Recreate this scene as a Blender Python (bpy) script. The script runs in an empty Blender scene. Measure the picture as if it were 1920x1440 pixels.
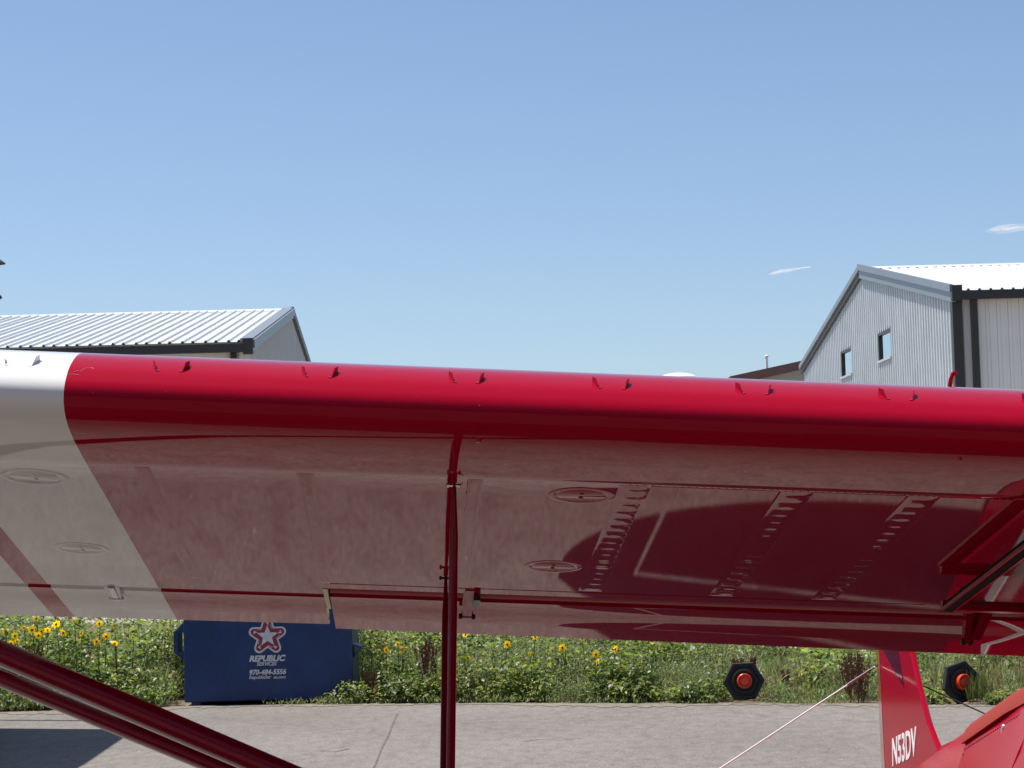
import bpy, bmesh, math, random
import numpy as np
from mathutils import Vector, Matrix
rnd = random.Random(7)
rng = np.random.default_rng(11)
SC = bpy.context.scene
COL = SC.collection
PI = math.pi

# ------------------------------------------------------------------ camera
F_PX = 4100.0
CAM_H = 1.76
PITCH = math.atan(280 / F_PX)
ROLL = 0.027
fwd = Vector((0, math.cos(PITCH), math.sin(PITCH)))
up0 = Vector((0, -math.sin(PITCH), math.cos(PITCH)))
cr = Vector((1, 0, 0)) * math.cos(ROLL) - up0 * math.sin(ROLL)
cu = up0 * math.cos(ROLL) + Vector((1, 0, 0)) * math.sin(ROLL)
CAM = Vector((0, 0, CAM_H))
cam_data = bpy.data.cameras.new('camera')
cam = bpy.data.objects.new('camera', cam_data)
COL.objects.link(cam)
cam_data.sensor_width = 36
cam_data.lens = F_PX * 36 / 1920
cam_data.clip_start = 0.05
cam_data.clip_end = 9000
cam.matrix_world = Matrix(((cr.x, cu.x, -fwd.x, 0), (cr.y, cu.y, -fwd.y, 0), (cr.z, cu.z, -fwd.z, CAM_H), (0, 0, 0, 1)))
SC.camera = cam

# ------------------------------------------------------------------ sky and sun
SUN = Vector((-0.34, 0.13, 0.93)).normalized()
world = bpy.data.worlds.new('World')
SC.world = world
world.use_nodes = True
wn = world.node_tree
bg = wn.nodes['Background']
sky = wn.nodes.new('ShaderNodeTexSky')
sky.sky_type = 'NISHITA'
sky.sun_disc = False
sky.sun_elevation = math.asin(SUN.z)
sky.sun_rotation = math.atan2(SUN.x, SUN.y)
sky.altitude = 1500
sky.air_density = 1.0
sky.dust_density = 3.0
sky.ozone_density = 3.0
wn.links.new(sky.outputs[0], bg.inputs[0])
bg.inputs[1].default_value = 0.1017
sun_d = bpy.data.lights.new('sun', 'SUN')
sun_d.energy = 5.0
sun_d.angle = math.radians(0.53)
sun_d.color = (1.0, 0.965, 0.91)
sun_o = bpy.data.objects.new('sun', sun_d)
COL.objects.link(sun_o)
sun_o.rotation_euler = (-SUN).to_track_quat('-Z', 'Y').to_euler()
sun_o.location = (-10, 3, 30)
SC.view_settings.view_transform = 'Standard'
SC.view_settings.look = 'None'
SC.view_settings.exposure = 0.46
SC.view_settings.gamma = 1
SC.view_settings.use_curve_mapping = False
SC.render.engine = 'CYCLES'
SC.cycles.max_bounces = 8
SC.cycles.transparent_max_bounces = 12
SC.cycles.caustics_reflective = False
SC.cycles.caustics_refractive = False


# ------------------------------------------------------------------ helpers
def ray(px, py):
    return fwd + cr * ((px - 960) / F_PX) - cu * ((py - 720) / F_PX)


def at(px, py, Y):
    d = ray(px, py)
    return CAM + d * (Y / d.y)


def on_plane(px, py, P, N):
    d = ray(px, py)
    return CAM + d * ((P - CAM).dot(N) / d.dot(N))


def empty(name, loc, label=None, cat=None, group=None):
    o = bpy.data.objects.new(name, None)
    COL.objects.link(o)
    o.location = loc
    o.empty_display_size = 0.2
    tag(o, label, cat, group)
    return o


def tag(o, label=None, cat=None, group=None, kind=None):
    if label: o['label'] = label
    if cat: o['category'] = cat
    if group: o['group'] = group
    if kind: o['kind'] = kind
    return o


def world_loc(o):
    v = Vector(o.location)
    while o.parent:
        o = o.parent
        v += Vector(o.location)
    return v


def adopt(child, parent):
    child.parent = parent
    child.location = Vector(child.location) - world_loc(parent)


class MB:
    """collects vertices and faces in world coordinates (or local when moved later)"""

    def __init__(self):
        self.v, self.f, self.m = [], [], []

    def add(self, vs, fs, m=0):
        b = len(self.v)
        self.v += [tuple(x) for x in vs]
        self.f += [tuple(i + b for i in f) for f in fs]
        self.m += [m] * len(fs)
        return self

    def box(self, c, sx, sy, sz, X=Vector((1, 0, 0)), Y=Vector((0, 1, 0)), Z=Vector((0, 0, 1)), m=0):
        c = Vector(c)
        vs = [c + X * (a * sx / 2) + Y * (b * sy / 2) + Z * (d * sz / 2) for d in (-1, 1) for b in (-1, 1) for a in (-1, 1)]
        self.add(vs, [(0, 2, 3, 1), (4, 5, 7, 6), (0, 1, 5, 4), (2, 6, 7, 3), (0, 4, 6, 2), (1, 3, 7, 5)], m)
        return self

    def prism(self, poly, off, m=0):
        """polygon of points extruded by vector off"""
        n = len(poly)
        p = [Vector(q) for q in poly]
        off = Vector(off)
        self.add(p + [q + off for q in p],
                 [tuple(range(n - 1, -1, -1)), tuple(range(n, 2 * n))] + [(i, (i + 1) % n, n + (i + 1) % n, n + i) for i in range(n)], m)
        return self

    def loft(self, rings, closed=True, caps=True, m=0, mf=None):
        n = len(rings[0])
        vs = [p for r in rings for p in r]
        fs, ms = [], []
        for i in range(len(rings) - 1):
            for j in range(n if closed else n - 1):
                a, b = i * n + j, i * n + (j + 1) % n
                fs.append((a, b, b + n, a + n))
                ms.append(mf(i, j) if mf else m)
        if caps and closed:
            fs.append(tuple(range(n - 1, -1, -1))); ms.append(mf(0, 0) if mf else m)
            k = (len(rings) - 1) * n
            fs.append(tuple(range(k, k + n))); ms.append(mf(len(rings) - 2, 0) if mf else m)
        b = len(self.v)
        self.v += [tuple(x) for x in vs]
        self.f += [tuple(i + b for i in f) for f in fs]
        self.m += ms
        return self

    def tube(self, pts, r, n=10, m=0, flat=None, fdir=None):
        """round tube (r number or list); flat/fdir squash it into a streamline section"""
        pts = [Vector(p) for p in pts]
        rs = r if isinstance(r, (list, tuple)) else [r] * len(pts)
        rings = []
        for i, p in enumerate(pts):
            t = (pts[min(i + 1, len(pts) - 1)] - pts[max(i - 1, 0)]).normalized()
            if fdir is not None:
                a = (fdir - t * fdir.dot(t)).normalized()
            else:
                ref = Vector((0, 0, 1)) if abs(t.z) < 0.9 else Vector((1, 0, 0))
                a = t.cross(ref).normalized()
            b = t.cross(a).normalized()
            fl = flat if flat else 1.0
            rings.append([p + a * (rs[i] * fl * math.cos(2 * PI * k / n)) + b * (rs[i] * math.sin(2 * PI * k / n)) for k in range(n)])
        return self.loft(rings, m=m)

    def lathe(self, prof, c, axis, n=24, m=0, ref=None):
        axis = Vector(axis).normalized()
        rf = Vector(ref) if ref is not None else (Vector((0, 0, 1)) if abs(axis.z) < 0.9 else Vector((1, 0, 0)))
        a = axis.cross(rf).normalized(); b = axis.cross(a).normalized()
        c = Vector(c)
        rings = [[c + axis * h + a * (r * math.cos(2 * PI * k / n)) + b * (r * math.sin(2 * PI * k / n)) for k in range(n)] for r, h in prof]
        return self.loft(rings, m=m)

    def mesh(self, name, mats, smooth=35, recalc=True):
        me = bpy.data.meshes.new(name)
        me.from_pydata(self.v, [], self.f)
        for mm in (mats if isinstance(mats, (list, tuple)) else [mats]):
            me.materials.append(mm)
        me.polygons.foreach_set('material_index', self.m)
        if recalc:
            bm = bmesh.new(); bm.from_mesh(me)
            bmesh.ops.recalc_face_normals(bm, faces=bm.faces)
            bm.to_mesh(me); bm.free()
        if smooth:
            me.polygons.foreach_set('use_smooth', [True] * len(me.polygons))
            me.set_sharp_from_angle(angle=math.radians(smooth))
        me.update()
        return me

    def build(self, name, mats, parent=None, smooth=35, recalc=True):
        o = bpy.data.objects.new(name, self.mesh(name, mats, smooth, recalc))
        COL.objects.link(o)
        if parent is not None:
            adopt(o, parent)
        return o


def copy_obj(o, parent=None, loc=None):
    c = o.copy()
    COL.objects.link(c)
    if parent is not None: c.parent = parent
    if loc is not None: c.location = loc
    return c


def text_mesh(s, size, shear=0.0, bold=0.0, depth=0.002, xs=1.0):
    cu_ = bpy.data.curves.new('lettering', 'FONT')
    cu_.body = s; cu_.size = size; cu_.shear = shear; cu_.offset = bold; cu_.extrude = depth
    cu_.align_x = 'CENTER'; cu_.align_y = 'CENTER'; cu_.resolution_u = 3
    o = bpy.data.objects.new('lettering', cu_)
    COL.objects.link(o)
    bpy.context.view_layer.update()
    dg = bpy.context.evaluated_depsgraph_get()
    me = bpy.data.meshes.new_from_object(o.evaluated_get(dg))
    bpy.data.objects.remove(o)
    if xs != 1.0:
        me.transform(Matrix.Diagonal((xs, 1, 1, 1)))
    return me


def place_text(name, s, size, mat_, origin, X, Yv, parent, **kw):
    me = text_mesh(s, size, **kw)
    Z = X.cross(Yv).normalized()
    M = Matrix(((X.x, Yv.x, Z.x, origin.x), (X.y, Yv.y, Z.y, origin.y), (X.z, Yv.z, Z.z, origin.z), (0, 0, 0, 1)))
    me.transform(M)
    me.name = name
    me.materials.clear(); me.materials.append(mat_)
    o = bpy.data.objects.new(name, me)
    COL.objects.link(o)
    adopt(o, parent)
    return o


# ------------------------------------------------------------------ materials
def mat(name, color, rough=0.5, metal=0.0, ior=1.5, coat=0.0, var=0.0, vscale=4.0, bump=0.0, bscale=60.0, bdist=0.01, detail=4.0, var2=0.0, v2scale=40.0, spec=None, rvar=0.0):
    m = bpy.data.materials.new(name)
    m.use_nodes = True
    nt = m.node_tree; N = nt.nodes; L = nt.links
    p = N['Principled BSDF']
    p.inputs['Roughness'].default_value = rough
    p.inputs['Metallic'].default_value = metal
    p.inputs['IOR'].default_value = ior
    p.inputs['Coat Weight'].default_value = coat
    p.inputs['Coat Roughness'].default_value = 0.03
    if spec is not None: p.inputs['Specular IOR Level'].default_value = spec
    col = tuple(color) + (1,)
    p.inputs['Base Color'].default_value = col
    tc = N.new('ShaderNodeTexCoord')
    if var > 0 or var2 > 0:
        prev = None
        for amt, sc_ in ((var, vscale), (var2, v2scale)):
            if amt <= 0: continue
            no = N.new('ShaderNodeTexNoise'); no.inputs['Scale'].default_value = sc_; no.inputs['Detail'].default_value = detail
            L.new(tc.outputs['Object'], no.inputs['Vector'])
            mr = N.new('ShaderNodeMapRange')
            mr.inputs['From Min'].default_value = 0.25; mr.inputs['From Max'].default_value = 0.75
            mr.inputs['To Min'].default_value = 1 - amt; mr.inputs['To Max'].default_value = 1 + amt
            L.new(no.outputs['Fac'], mr.inputs['Value'])
            mx = N.new('ShaderNodeVectorMath'); mx.operation = 'SCALE'
            if prev is None: mx.inputs[0].default_value = color
            else: L.new(prev, mx.inputs[0])
            L.new(mr.outputs[0], mx.inputs['Scale'])
            prev = mx.outputs[0]
        L.new(prev, p.inputs['Base Color'])
    if rvar > 0:
        no = N.new('ShaderNodeTexNoise'); no.inputs['Scale'].default_value = 9; no.inputs['Detail'].default_value = 6
        L.new(tc.outputs['Object'], no.inputs['Vector'])
        mr = N.new('ShaderNodeMapRange'); mr.inputs['To Min'].default_value = max(0, rough - rvar); mr.inputs['To Max'].default_value = rough + rvar
        L.new(no.outputs['Fac'], mr.inputs['Value']); L.new(mr.outputs[0], p.inputs['Roughness'])
    if bump > 0:
        no = N.new('ShaderNodeTexNoise'); no.inputs['Scale'].default_value = bscale; no.inputs['Detail'].default_value = 3
        L.new(tc.outputs['Object'], no.inputs['Vector'])
        bp = N.new('ShaderNodeBump'); bp.inputs['Strength'].default_value = bump; bp.inputs['Distance'].default_value = bdist
        L.new(no.outputs['Fac'], bp.inputs['Height']); L.new(bp.outputs[0], p.inputs['Normal'])
    return m


RED = (0.305, 0.0032, 0.018)
M = {}
M['red'] = mat('red_gloss_paint', RED, rough=0.004, ior=1.175, bump=0.10, bscale=320, bdist=0.00006)
M['white'] = mat('white_gloss_paint', (0.66, 0.65, 0.62), rough=0.004, ior=1.175, bump=0.10, bscale=320, bdist=0.00006)
M['red_plain'] = mat('red_paint_on_metal', RED, rough=0.10, ior=1.28, bump=0.05, bscale=60, bdist=0.001)
M['red_fabric'] = mat('red_tail_fabric', RED, rough=0.10, ior=1.17)
M['strut_red_shaded'] = mat('shade_darkened_red_paint', (0.17, 0.0016, 0.011), rough=0.14, ior=1.3)  # same red as the airframe, darkened to put the underwing shade into the colour
M['red_fus'] = mat('red_fuselage_fabric', RED, rough=0.16, ior=1.09)
M['chip'] = mat('chipped_primer', (0.60, 0.22, 0.22), rough=0.6)
M['maroon'] = mat('maroon_rivets_and_fin_reflection', (0.075, 0.004, 0.016), rough=0.1, ior=1.45)  # rivets, and the dark reflection coloured onto the fin
M['seal'] = mat('dark_door_seal', (0.022, 0.012, 0.013), rough=0.85, spec=0.1)
M['steel'] = mat('steel_hardware', (0.55, 0.55, 0.54), rough=0.25, metal=1.0)
M['dull_steel'] = mat('dull_hardware', (0.42, 0.42, 0.43), rough=0.4, metal=0.7)
M['dark_steel'] = mat('dark_hardware', (0.05, 0.045, 0.045), rough=0.4, metal=0.6)
M['black_rubber'] = mat('black_rubber', (0.012, 0.012, 0.013), rough=0.75, var=0.3, vscale=14, bump=0.3, bscale=80, bdist=0.004)
M['pale'] = mat('pale_primer', (0.62, 0.56, 0.38), rough=0.5, var=0.15, vscale=40)
M['glass'] = mat('cabin_glass', (0.02, 0.022, 0.024), rough=0.03, ior=1.5)
M['cloth_red'] = mat('red_trim', (0.26, 0.034, 0.02), rough=0.6, spec=0.15)
M['roof'] = mat('pale_metal_roofing', (0.55, 0.57, 0.58), rough=0.42, var=0.06, vscale=0.6, metal=0.0)
M['galv'] = mat('galvalume_sheet', (0.50, 0.525, 0.54), rough=0.38, metal=0.2, var=0.1, vscale=1.2, var2=0.06, v2scale=14)
M['wall'] = mat('off_white_wall_sheet', (0.74, 0.74, 0.715), rough=0.5, var=0.05, vscale=1.0)
M['gable_grey'] = mat('grey_wall_sheet', (0.58, 0.595, 0.595), rough=0.5, var=0.05, vscale=1.0)
M['brown_trim'] = mat('dark_bronze_trim', (0.025, 0.022, 0.02), rough=0.4)
M['grey_trim'] = mat('grey_rake_trim', (0.21, 0.235, 0.26), rough=0.4, metal=0.2)
M['red_trim_roof'] = mat('red_brown_trim', (0.125, 0.055, 0.045), rough=0.5)
M['tan_wall'] = mat('tan_wall_sheet', (0.34, 0.31, 0.25), rough=0.55)
M['win_glass'] = mat('window_glass', (0.72, 0.78, 0.82), rough=0.04, metal=1.0)
M['white_plain'] = mat('white_enamel', (0.8, 0.8, 0.79), rough=0.4, var=0.04)
M['navy'] = mat('navy_dumpster_paint', (0.005, 0.034, 0.128), rough=0.42, var=0.22, vscale=3, var2=0.15, v2scale=25, bump=0.25, bscale=5, bdist=0.01, rvar=0.12)
M['decal_white'] = mat('white_decal', (0.62, 0.63, 0.66), rough=0.5, var=0.15, vscale=20)
M['decal_red'] = mat('red_decal', (0.28, 0.02, 0.035), rough=0.5, var=0.1, vscale=20)
M['orange'] = mat('orange_plastic', (0.75, 0.055, 0.010), rough=0.38)
M['stalk'] = mat('green_stalk', (0.10, 0.13, 0.035), rough=0.7)
M['dry_brown'] = mat('rust_seed_heads', (0.15, 0.055, 0.036), rough=0.9, var=0.35, vscale=30)
M['lamp_brown'] = mat('brown_lamp_paint', (0.05, 0.032, 0.026), rough=0.55)
M['dark_open'] = mat('dark_interior', (0.02, 0.02, 0.02), rough=0.9)


def grime(m, col, scale, lo, hi, sx=1.0, sz=0.25, amt=0.8):
    """patches of dust or scuffs with their own irregular shapes laid over a paint"""
    nt = m.node_tree; N = nt.nodes; L = nt.links; p = N['Principled BSDF']
    tc = N.new('ShaderNodeTexCoord'); mp = N.new('ShaderNodeMapping'); mp.inputs['Scale'].default_value = (sx, 1, sz)
    L.new(tc.outputs['Object'], mp.inputs[0])
    no = N.new('ShaderNodeTexNoise'); no.inputs['Scale'].default_value = scale; no.inputs['Detail'].default_value = 7; no.inputs['Roughness'].default_value = 0.7
    L.new(mp.outputs[0], no.inputs[0])
    mr = N.new('ShaderNodeMapRange'); mr.inputs['From Min'].default_value = lo; mr.inputs['From Max'].default_value = hi; mr.inputs['To Max'].default_value = amt
    L.new(no.outputs['Fac'], mr.inputs['Value'])
    mx = N.new('ShaderNodeMix'); mx.data_type = 'RGBA'
    L.new(mr.outputs[0], mx.inputs[0])
    src = p.inputs['Base Color'].links[0].from_socket if p.inputs['Base Color'].links else None
    if src: L.new(src, mx.inputs[6])
    else: mx.inputs[6].default_value = p.inputs['Base Color'].default_value
    mx.inputs[7].default_value = col + (1,)
    L.new(mx.outputs[2], p.inputs['Base Color'])


grime(M['navy'], (0.012, 0.012, 0.014), 5.0, 0.60, 0.68, 1.6, 0.5, 0.8)
grime(M['navy'], (0.10, 0.10, 0.105), 2.2, 0.58, 0.82, 1.2, 0.5, 0.5)
grime(M['navy'], (0.10, 0.045, 0.022), 9.0, 0.70, 0.76, 1.5, 0.35, 0.8)
grime(M['roof'], (0.50, 0.50, 0.49), 0.5, 0.5, 0.8, 1.0, 1.0, 0.5)
grime(M['wall'], (0.50, 0.47, 0.42), 0.9, 0.55, 0.85, 2.5, 0.12, 0.6)
grime(M['galv'], (0.42, 0.43, 0.43), 1.1, 0.5, 0.8, 2.5, 0.15, 0.6)


def leaf_mat(name, attr=True, color=(0.07, 0.13, 0.02), trans=0.55):
    m = bpy.data.materials.new(name); m.use_nodes = True
    nt = m.node_tree; N = nt.nodes; L = nt.links
    p = N['Principled BSDF']; p.inputs['Roughness'].default_value = 0.48
    p.inputs['IOR'].default_value = 1.4
    p.inputs['Roughness'].default_value = 0.40; p.inputs['IOR'].default_value = 1.5
    tr = N.new('ShaderNodeBsdfTranslucent'); mix = N.new('ShaderNodeMixShader'); mix.inputs[0].default_value = trans
    if attr:
        a = N.new('ShaderNodeAttribute'); a.attribute_name = 'leaf_tint'
        L.new(a.outputs['Color'], p.inputs['Base Color'])
        mul = N.new('ShaderNodeMix'); mul.data_type = 'RGBA'; mul.blend_type = 'MULTIPLY'; mul.inputs[0].default_value = 1
        L.new(a.outputs['Color'], mul.inputs[6]); mul.inputs[7].default_value = (1.35, 1.4, 0.8, 1)
        L.new(mul.outputs[2], tr.inputs[0])
    else:
        p.inputs['Base Color'].default_value = color + (1,)
        tr.inputs[0].default_value = (color[0] * 1.4, color[1] * 1.4, color[2] * 0.8, 1)
    L.new(p.outputs[0], mix.inputs[1]); L.new(tr.outputs[0], mix.inputs[2])
    L.new(mix.outputs[0], N['Material Output'].inputs[0])
    return m


M['leaf'] = leaf_mat('weed_leaf')
M['petal'] = leaf_mat('sunflower_petal', False, (0.95, 0.66, 0.015), 0.5)
M['sun_leaf'] = leaf_mat('sunflower_leaf', False, (0.10, 0.155, 0.035), 0.45)
M['disc'] = mat('sunflower_disc', (0.035, 0.017, 0.008), rough=0.9)


def ground_mat(name, base, light, dark, fine=220, stones=True):
    m = bpy.data.materials.new(name); m.use_nodes = True
    nt = m.node_tree; N = nt.nodes; L = nt.links
    p = N['Principled BSDF']; p.inputs['Roughness'].default_value = 0.9
    p.inputs['Specular IOR Level'].default_value = 0.2
    tc = N.new('ShaderNodeTexCoord')

    def noise(scale, detail, rough=0.5, sx=1, sy=1):
        mp = N.new('ShaderNodeMapping'); mp.inputs['Scale'].default_value = (sx, sy, 1)
        L.new(tc.outputs['Object'], mp.inputs['Vector'])
        n = N.new('ShaderNodeTexNoise'); n.inputs['Scale'].default_value = scale; n.inputs['Detail'].default_value = detail
        n.inputs['Roughness'].default_value = rough
        L.new(mp.outputs[0], n.inputs['Vector'])
        return n

    def ramp(src, stops):
        r = N.new('ShaderNodeValToRGB')
        el = r.color_ramp.elements
        el[0].position, el[0].color = stops[0][0], stops[0][1] + (1,)
        el[1].position, el[1].color = stops[-1][0], stops[-1][1] + (1,)
        for s in stops[1:-1]:
            e = el.new(s[0]); e.color = s[1] + (1,)
        L.new(src, r.inputs[0])
        return r

    def mixc(a, b, fac, mode='MIX', f=0.5):
        x = N.new('ShaderNodeMix'); x.data_type = 'RGBA'; x.blend_type = mode
        if fac is None: x.inputs[0].default_value = f
        else: L.new(fac, x.inputs[0])
        L.new(a, x.inputs[6]); L.new(b, x.inputs[7])
        return x.outputs[2]

    big = ramp(noise(0.35, 5, 0.55, 1, 0.6).outputs['Fac'], [(0.3, dark), (0.5, base), (0.72, light)])
    mid = ramp(noise(9, 6, 0.7, 1, 0.45).outputs['Fac'], [(0.28, (0.72, 0.72, 0.72)), (0.5, (1, 1, 1)), (0.72, (1.2, 1.19, 1.17))])
    fin = ramp(noise(fine, 4, 0.75, 1, 0.5).outputs['Fac'], [(0.28, (0.5, 0.5, 0.5)), (0.5, (1, 1, 1)), (0.72, (1.5, 1.49, 1.47))])
    c = mixc(big.outputs[0], mid.outputs[0], None, 'MULTIPLY', 1.0)
    c = mixc(c, fin.outputs[0], None, 'MULTIPLY', 0.75)
    if stones:
        vo = N.new('ShaderNodeTexVoronoi'); vo.inputs['Scale'].default_value = 9
        L.new(tc.outputs['Object'], vo.inputs['Vector'])
        rp = ramp(vo.outputs['Distance'], [(0.0, (1, 1, 1)), (0.035, (1, 1, 1)), (0.06, (0, 0, 0))])
        gate = ramp(noise(1.6, 2).outputs['Fac'], [(0.42, (0, 0, 0)), (0.55, (0.9, 0.9, 0.9))])
        fac = N.new('ShaderNodeMix'); fac.data_type = 'RGBA'; fac.blend_type = 'MULTIPLY'; fac.inputs[0].default_value = 1
        L.new(rp.outputs[0], fac.inputs[6]); L.new(gate.outputs[0], fac.inputs[7])
        wc = N.new('ShaderNodeRGB'); wc.outputs[0].default_value = (0.75, 0.73, 0.69, 1)
        c = mixc(c, wc.outputs[0], fac.outputs[2])
        # hairline cracks: distorted cell borders, thin and patchy
        nz = noise(0.9, 4)
        ad = N.new('ShaderNodeVectorMath'); ad.operation = 'MULTIPLY_ADD'
        L.new(nz.outputs['Color'], ad.inputs[0]); ad.inputs[1].default_value = (1.2, 1.2, 0); L.new(tc.outputs['Object'], ad.inputs[2])
        v2 = N.new('ShaderNodeTexVoronoi'); v2.feature = 'DISTANCE_TO_EDGE'; v2.inputs['Scale'].default_value = 0.23
        L.new(ad.outputs[0], v2.inputs['Vector'])
        cr_ = ramp(v2.outputs['Distance'], [(0.0, (1, 1, 1)), (0.004, (0.8, 0.8, 0.8)), (0.009, (0, 0, 0))])
        dk = N.new('ShaderNodeRGB'); dk.outputs[0].default_value = (dark[0] * 0.55, dark[1] * 0.55, dark[2] * 0.55, 1)
        fm = N.new('ShaderNodeMath'); fm.operation = 'MULTIPLY'; fm.inputs[1].default_value = 0.28
        L.new(cr_.outputs[0], fm.inputs[0])
        c = mixc(c, dk.outputs[0], fm.outputs[0])
    L.new(c, p.inputs['Base Color'])
    bp = N.new('ShaderNodeBump'); bp.inputs['Strength'].default_value = 0.5; bp.inputs['Distance'].default_value = 0.004
    L.new(noise(fine * 0.7, 3, 0.7).outputs['Fac'], bp.inputs['Height']); L.new(bp.outputs[0], p.inputs['Normal'])
    return m


M['apron'] = ground_mat('aged_asphalt', (0.178, 0.160, 0.142), (0.205, 0.185, 0.165), (0.152, 0.136, 0.121), fine=46)
M['dirt'] = ground_mat('dry_dirt', (0.19, 0.143, 0.1), (0.245, 0.187, 0.132), (0.13, 0.104, 0.066), fine=60, stones=False)
M['fringe'] = ground_mat('sandy_fringe', (0.19, 0.166, 0.134), (0.215, 0.188, 0.153), (0.16, 0.139, 0.11), fine=50, stones=False)
M['crack'] = mat('crack_filler', (0.135, 0.121, 0.107), rough=0.95, var=0.3, vscale=6, spec=0.1)
M['gravel'] = ground_mat('pale_gravel', (0.36, 0.33, 0.29), (0.40, 0.365, 0.32), (0.31, 0.284, 0.25), fine=40, stones=False)

# ------------------------------------------------------------------ ground
EDGE = [(-60, 26.5), (-20, 24.6), (-9, 23.85), (-5.6, 23.62), (-3.7, 23.62), (-1.7, 23.4), (-0.42, 23.07), (1.1, 22.5), (2.2, 22.05), (4.8, 20.97), (9, 19.3), (60, 8)]


def yedge(x):
    return float(np.interp(x, [e[0] for e in EDGE], [e[1] for e in EDGE]))


g = MB(); g.add([(-1500, -600, -0.006), (1500, -600, -0.006), (1500, 2600, -0.006), (-1500, 2600, -0.006)], [(0, 1, 2, 3)])
tag(g.build('ground', M['dirt'], smooth=None, recalc=False), kind='structure')
xs = [-60, -30] + [x * 0.25 for x in range(-60, 61)] + [30, 60]
g = MB()
vs, fs = [], []
for i, x in enumerate(xs):
    e = yedge(x) + (rnd.uniform(-0.05, 0.05) if abs(x) < 20 else 0)
    vs += [(x, -50, 0.0), (x, e, 0.0), (x, e + 0.02, -0.05)]
for i in range(len(xs) - 1):
    a, b = 3 * i, 3 * i + 3
    fs += [(a, b, b + 1, a + 1), (a + 1, b + 1, b + 2, a + 2)]
g.add(vs, fs)
tag(g.build('apron_pavement', M['apron'], smooth=None, recalc=False), kind='structure')
g = MB(); g.add([(-70, 49, 0.0), (70, 49, 0.0), (70, 100, 0.0), (-70, 100, 0.0)], [(0, 1, 2, 3)])
tag(g.build('gravel_yard', M['gravel'], smooth=None, recalc=False), kind='structure')

# one long crack running across the pavement, and two short ones
for crack in ([(745, 1338), (735, 1362), (728, 1380), (716, 1402), (708, 1424), (696, 1450)], [(980, 1391), (1010, 1387), (1050, 1388), (1090, 1384)], [(600, 1408), (628, 1410), (655, 1404)]):
    gp = []
    for px_, py_ in crack:
        d_ = ray(px_, py_); gp.append(CAM + d_ * (-CAM_H / d_.z))
    g = MB(); vs, fs = [], []
    for i, q in enumerate(gp):
        t_ = (gp[min(i + 1, len(gp) - 1)] - gp[max(i - 1, 0)]).normalized(); n_ = Vector((-t_.y, t_.x, 0))
        w_ = 0.007 + 0.007 * rnd.random()
        vs += [(q.x + n_.x * w_, q.y + n_.y * w_, 0.003), (q.x - n_.x * w_, q.y - n_.y * w_, 0.003)]
    for i in range(len(gp) - 1):
        fs.append((2 * i, 2 * i + 1, 2 * i + 3, 2 * i + 2))
    g.add(vs, fs); tag(g.build('pavement_crack', M['crack'], smooth=None, recalc=False), kind='structure')
# ragged fringe of blown dirt where the pavement meets the weeds
g = MB(); vs, fs = [], []
fx_ = [-9 + 0.06 * i for i in range(300)]
for i, x_ in enumerate(fx_):
    w_ = 0.32 + 0.22 * math.sin(x_ * 1.7) * math.sin(x_ * 0.6 + 1) + rnd.uniform(-0.13, 0.13)
    vs += [(x_, yedge(x_) + 0.06, 0.005), (x_, yedge(x_) - max(0.05, w_), 0.004)]
for i in range(len(fx_) - 1):
    fs.append((2 * i, 2 * i + 1, 2 * i + 3, 2 * i + 2))
g.add(vs, fs)
tag(g.build('dirt_fringe', M['fringe'], smooth=None, recalc=False), kind='structure')

# ------------------------------------------------------------------ hangars
BD = Vector((-0.0195, 1, 0)).normalized()      # depth direction shared by the hangars
BX = Vector((BD.y, -BD.x, 0))
ZV = Vector((0, 0, 1))


def panel_mesh(name, w, length, slope_vec, m, ribs, rib_h=0.04, rib_w=0.07, up=ZV):
    """roof sheet: width along BX, length along slope_vec, with raised ribs"""
    prof = [(0, 0)]
    for r in ribs:
        prof += [(r - rib_w / 2, 0), (r - rib_w / 5, rib_h), (r + rib_w / 5, rib_h), (r + rib_w / 2, 0)]
    prof += [(w, 0)]
    nrm = BX.cross(slope_vec).normalized()
    if nrm.z < 0: nrm = -nrm
    b = MB()
    top = [[BX * x + nrm * (h + 0.012) + slope_vec * t for x, h in prof] for t in (0, length)]
    bot = [[BX * x + nrm * h + slope_vec * t for x, h in prof] for t in (0, length)]
    rings = [top[0] + bot[0][::-1], top[1] + bot[1][::-1]]
    b.loft(rings)
    return b.mesh(name, m, smooth=None)


def hangar(name, label, corner, width_x, sgn, eave_z, ridge_z, half_depth, roof_w, roof_ribs, wall_pw, wall_x0, wall_x1, eave_over=0.35):
    """corner = front corner nearest the open field; the block runs sgn*BX away from it"""
    root = empty(name, corner, label, 'hangar')
    c = Vector(corner)
    far = c + BX * (sgn * width_x)
    x0, x1 = (c, far) if sgn > 0 else (far, c)
    # sheet steel shell behind the front panels: front strip at floor, back wall, far gable
    return root, x0, x1


# --- left hangar: only roof, a strip of front wall and the right gable show above the wing
LC = at(468, 640, 58.0); LC.z = 0
LE_Z, LR_Z, LH = 7.04, 9.22, 13.3
left_h = empty('hangar', LC, 'low hangar at left with ribbed pale metal roof and dark bronze eave', 'hangar')
LL = 26.0
f0 = LC + BX * (-LL)
b = MB()
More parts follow.
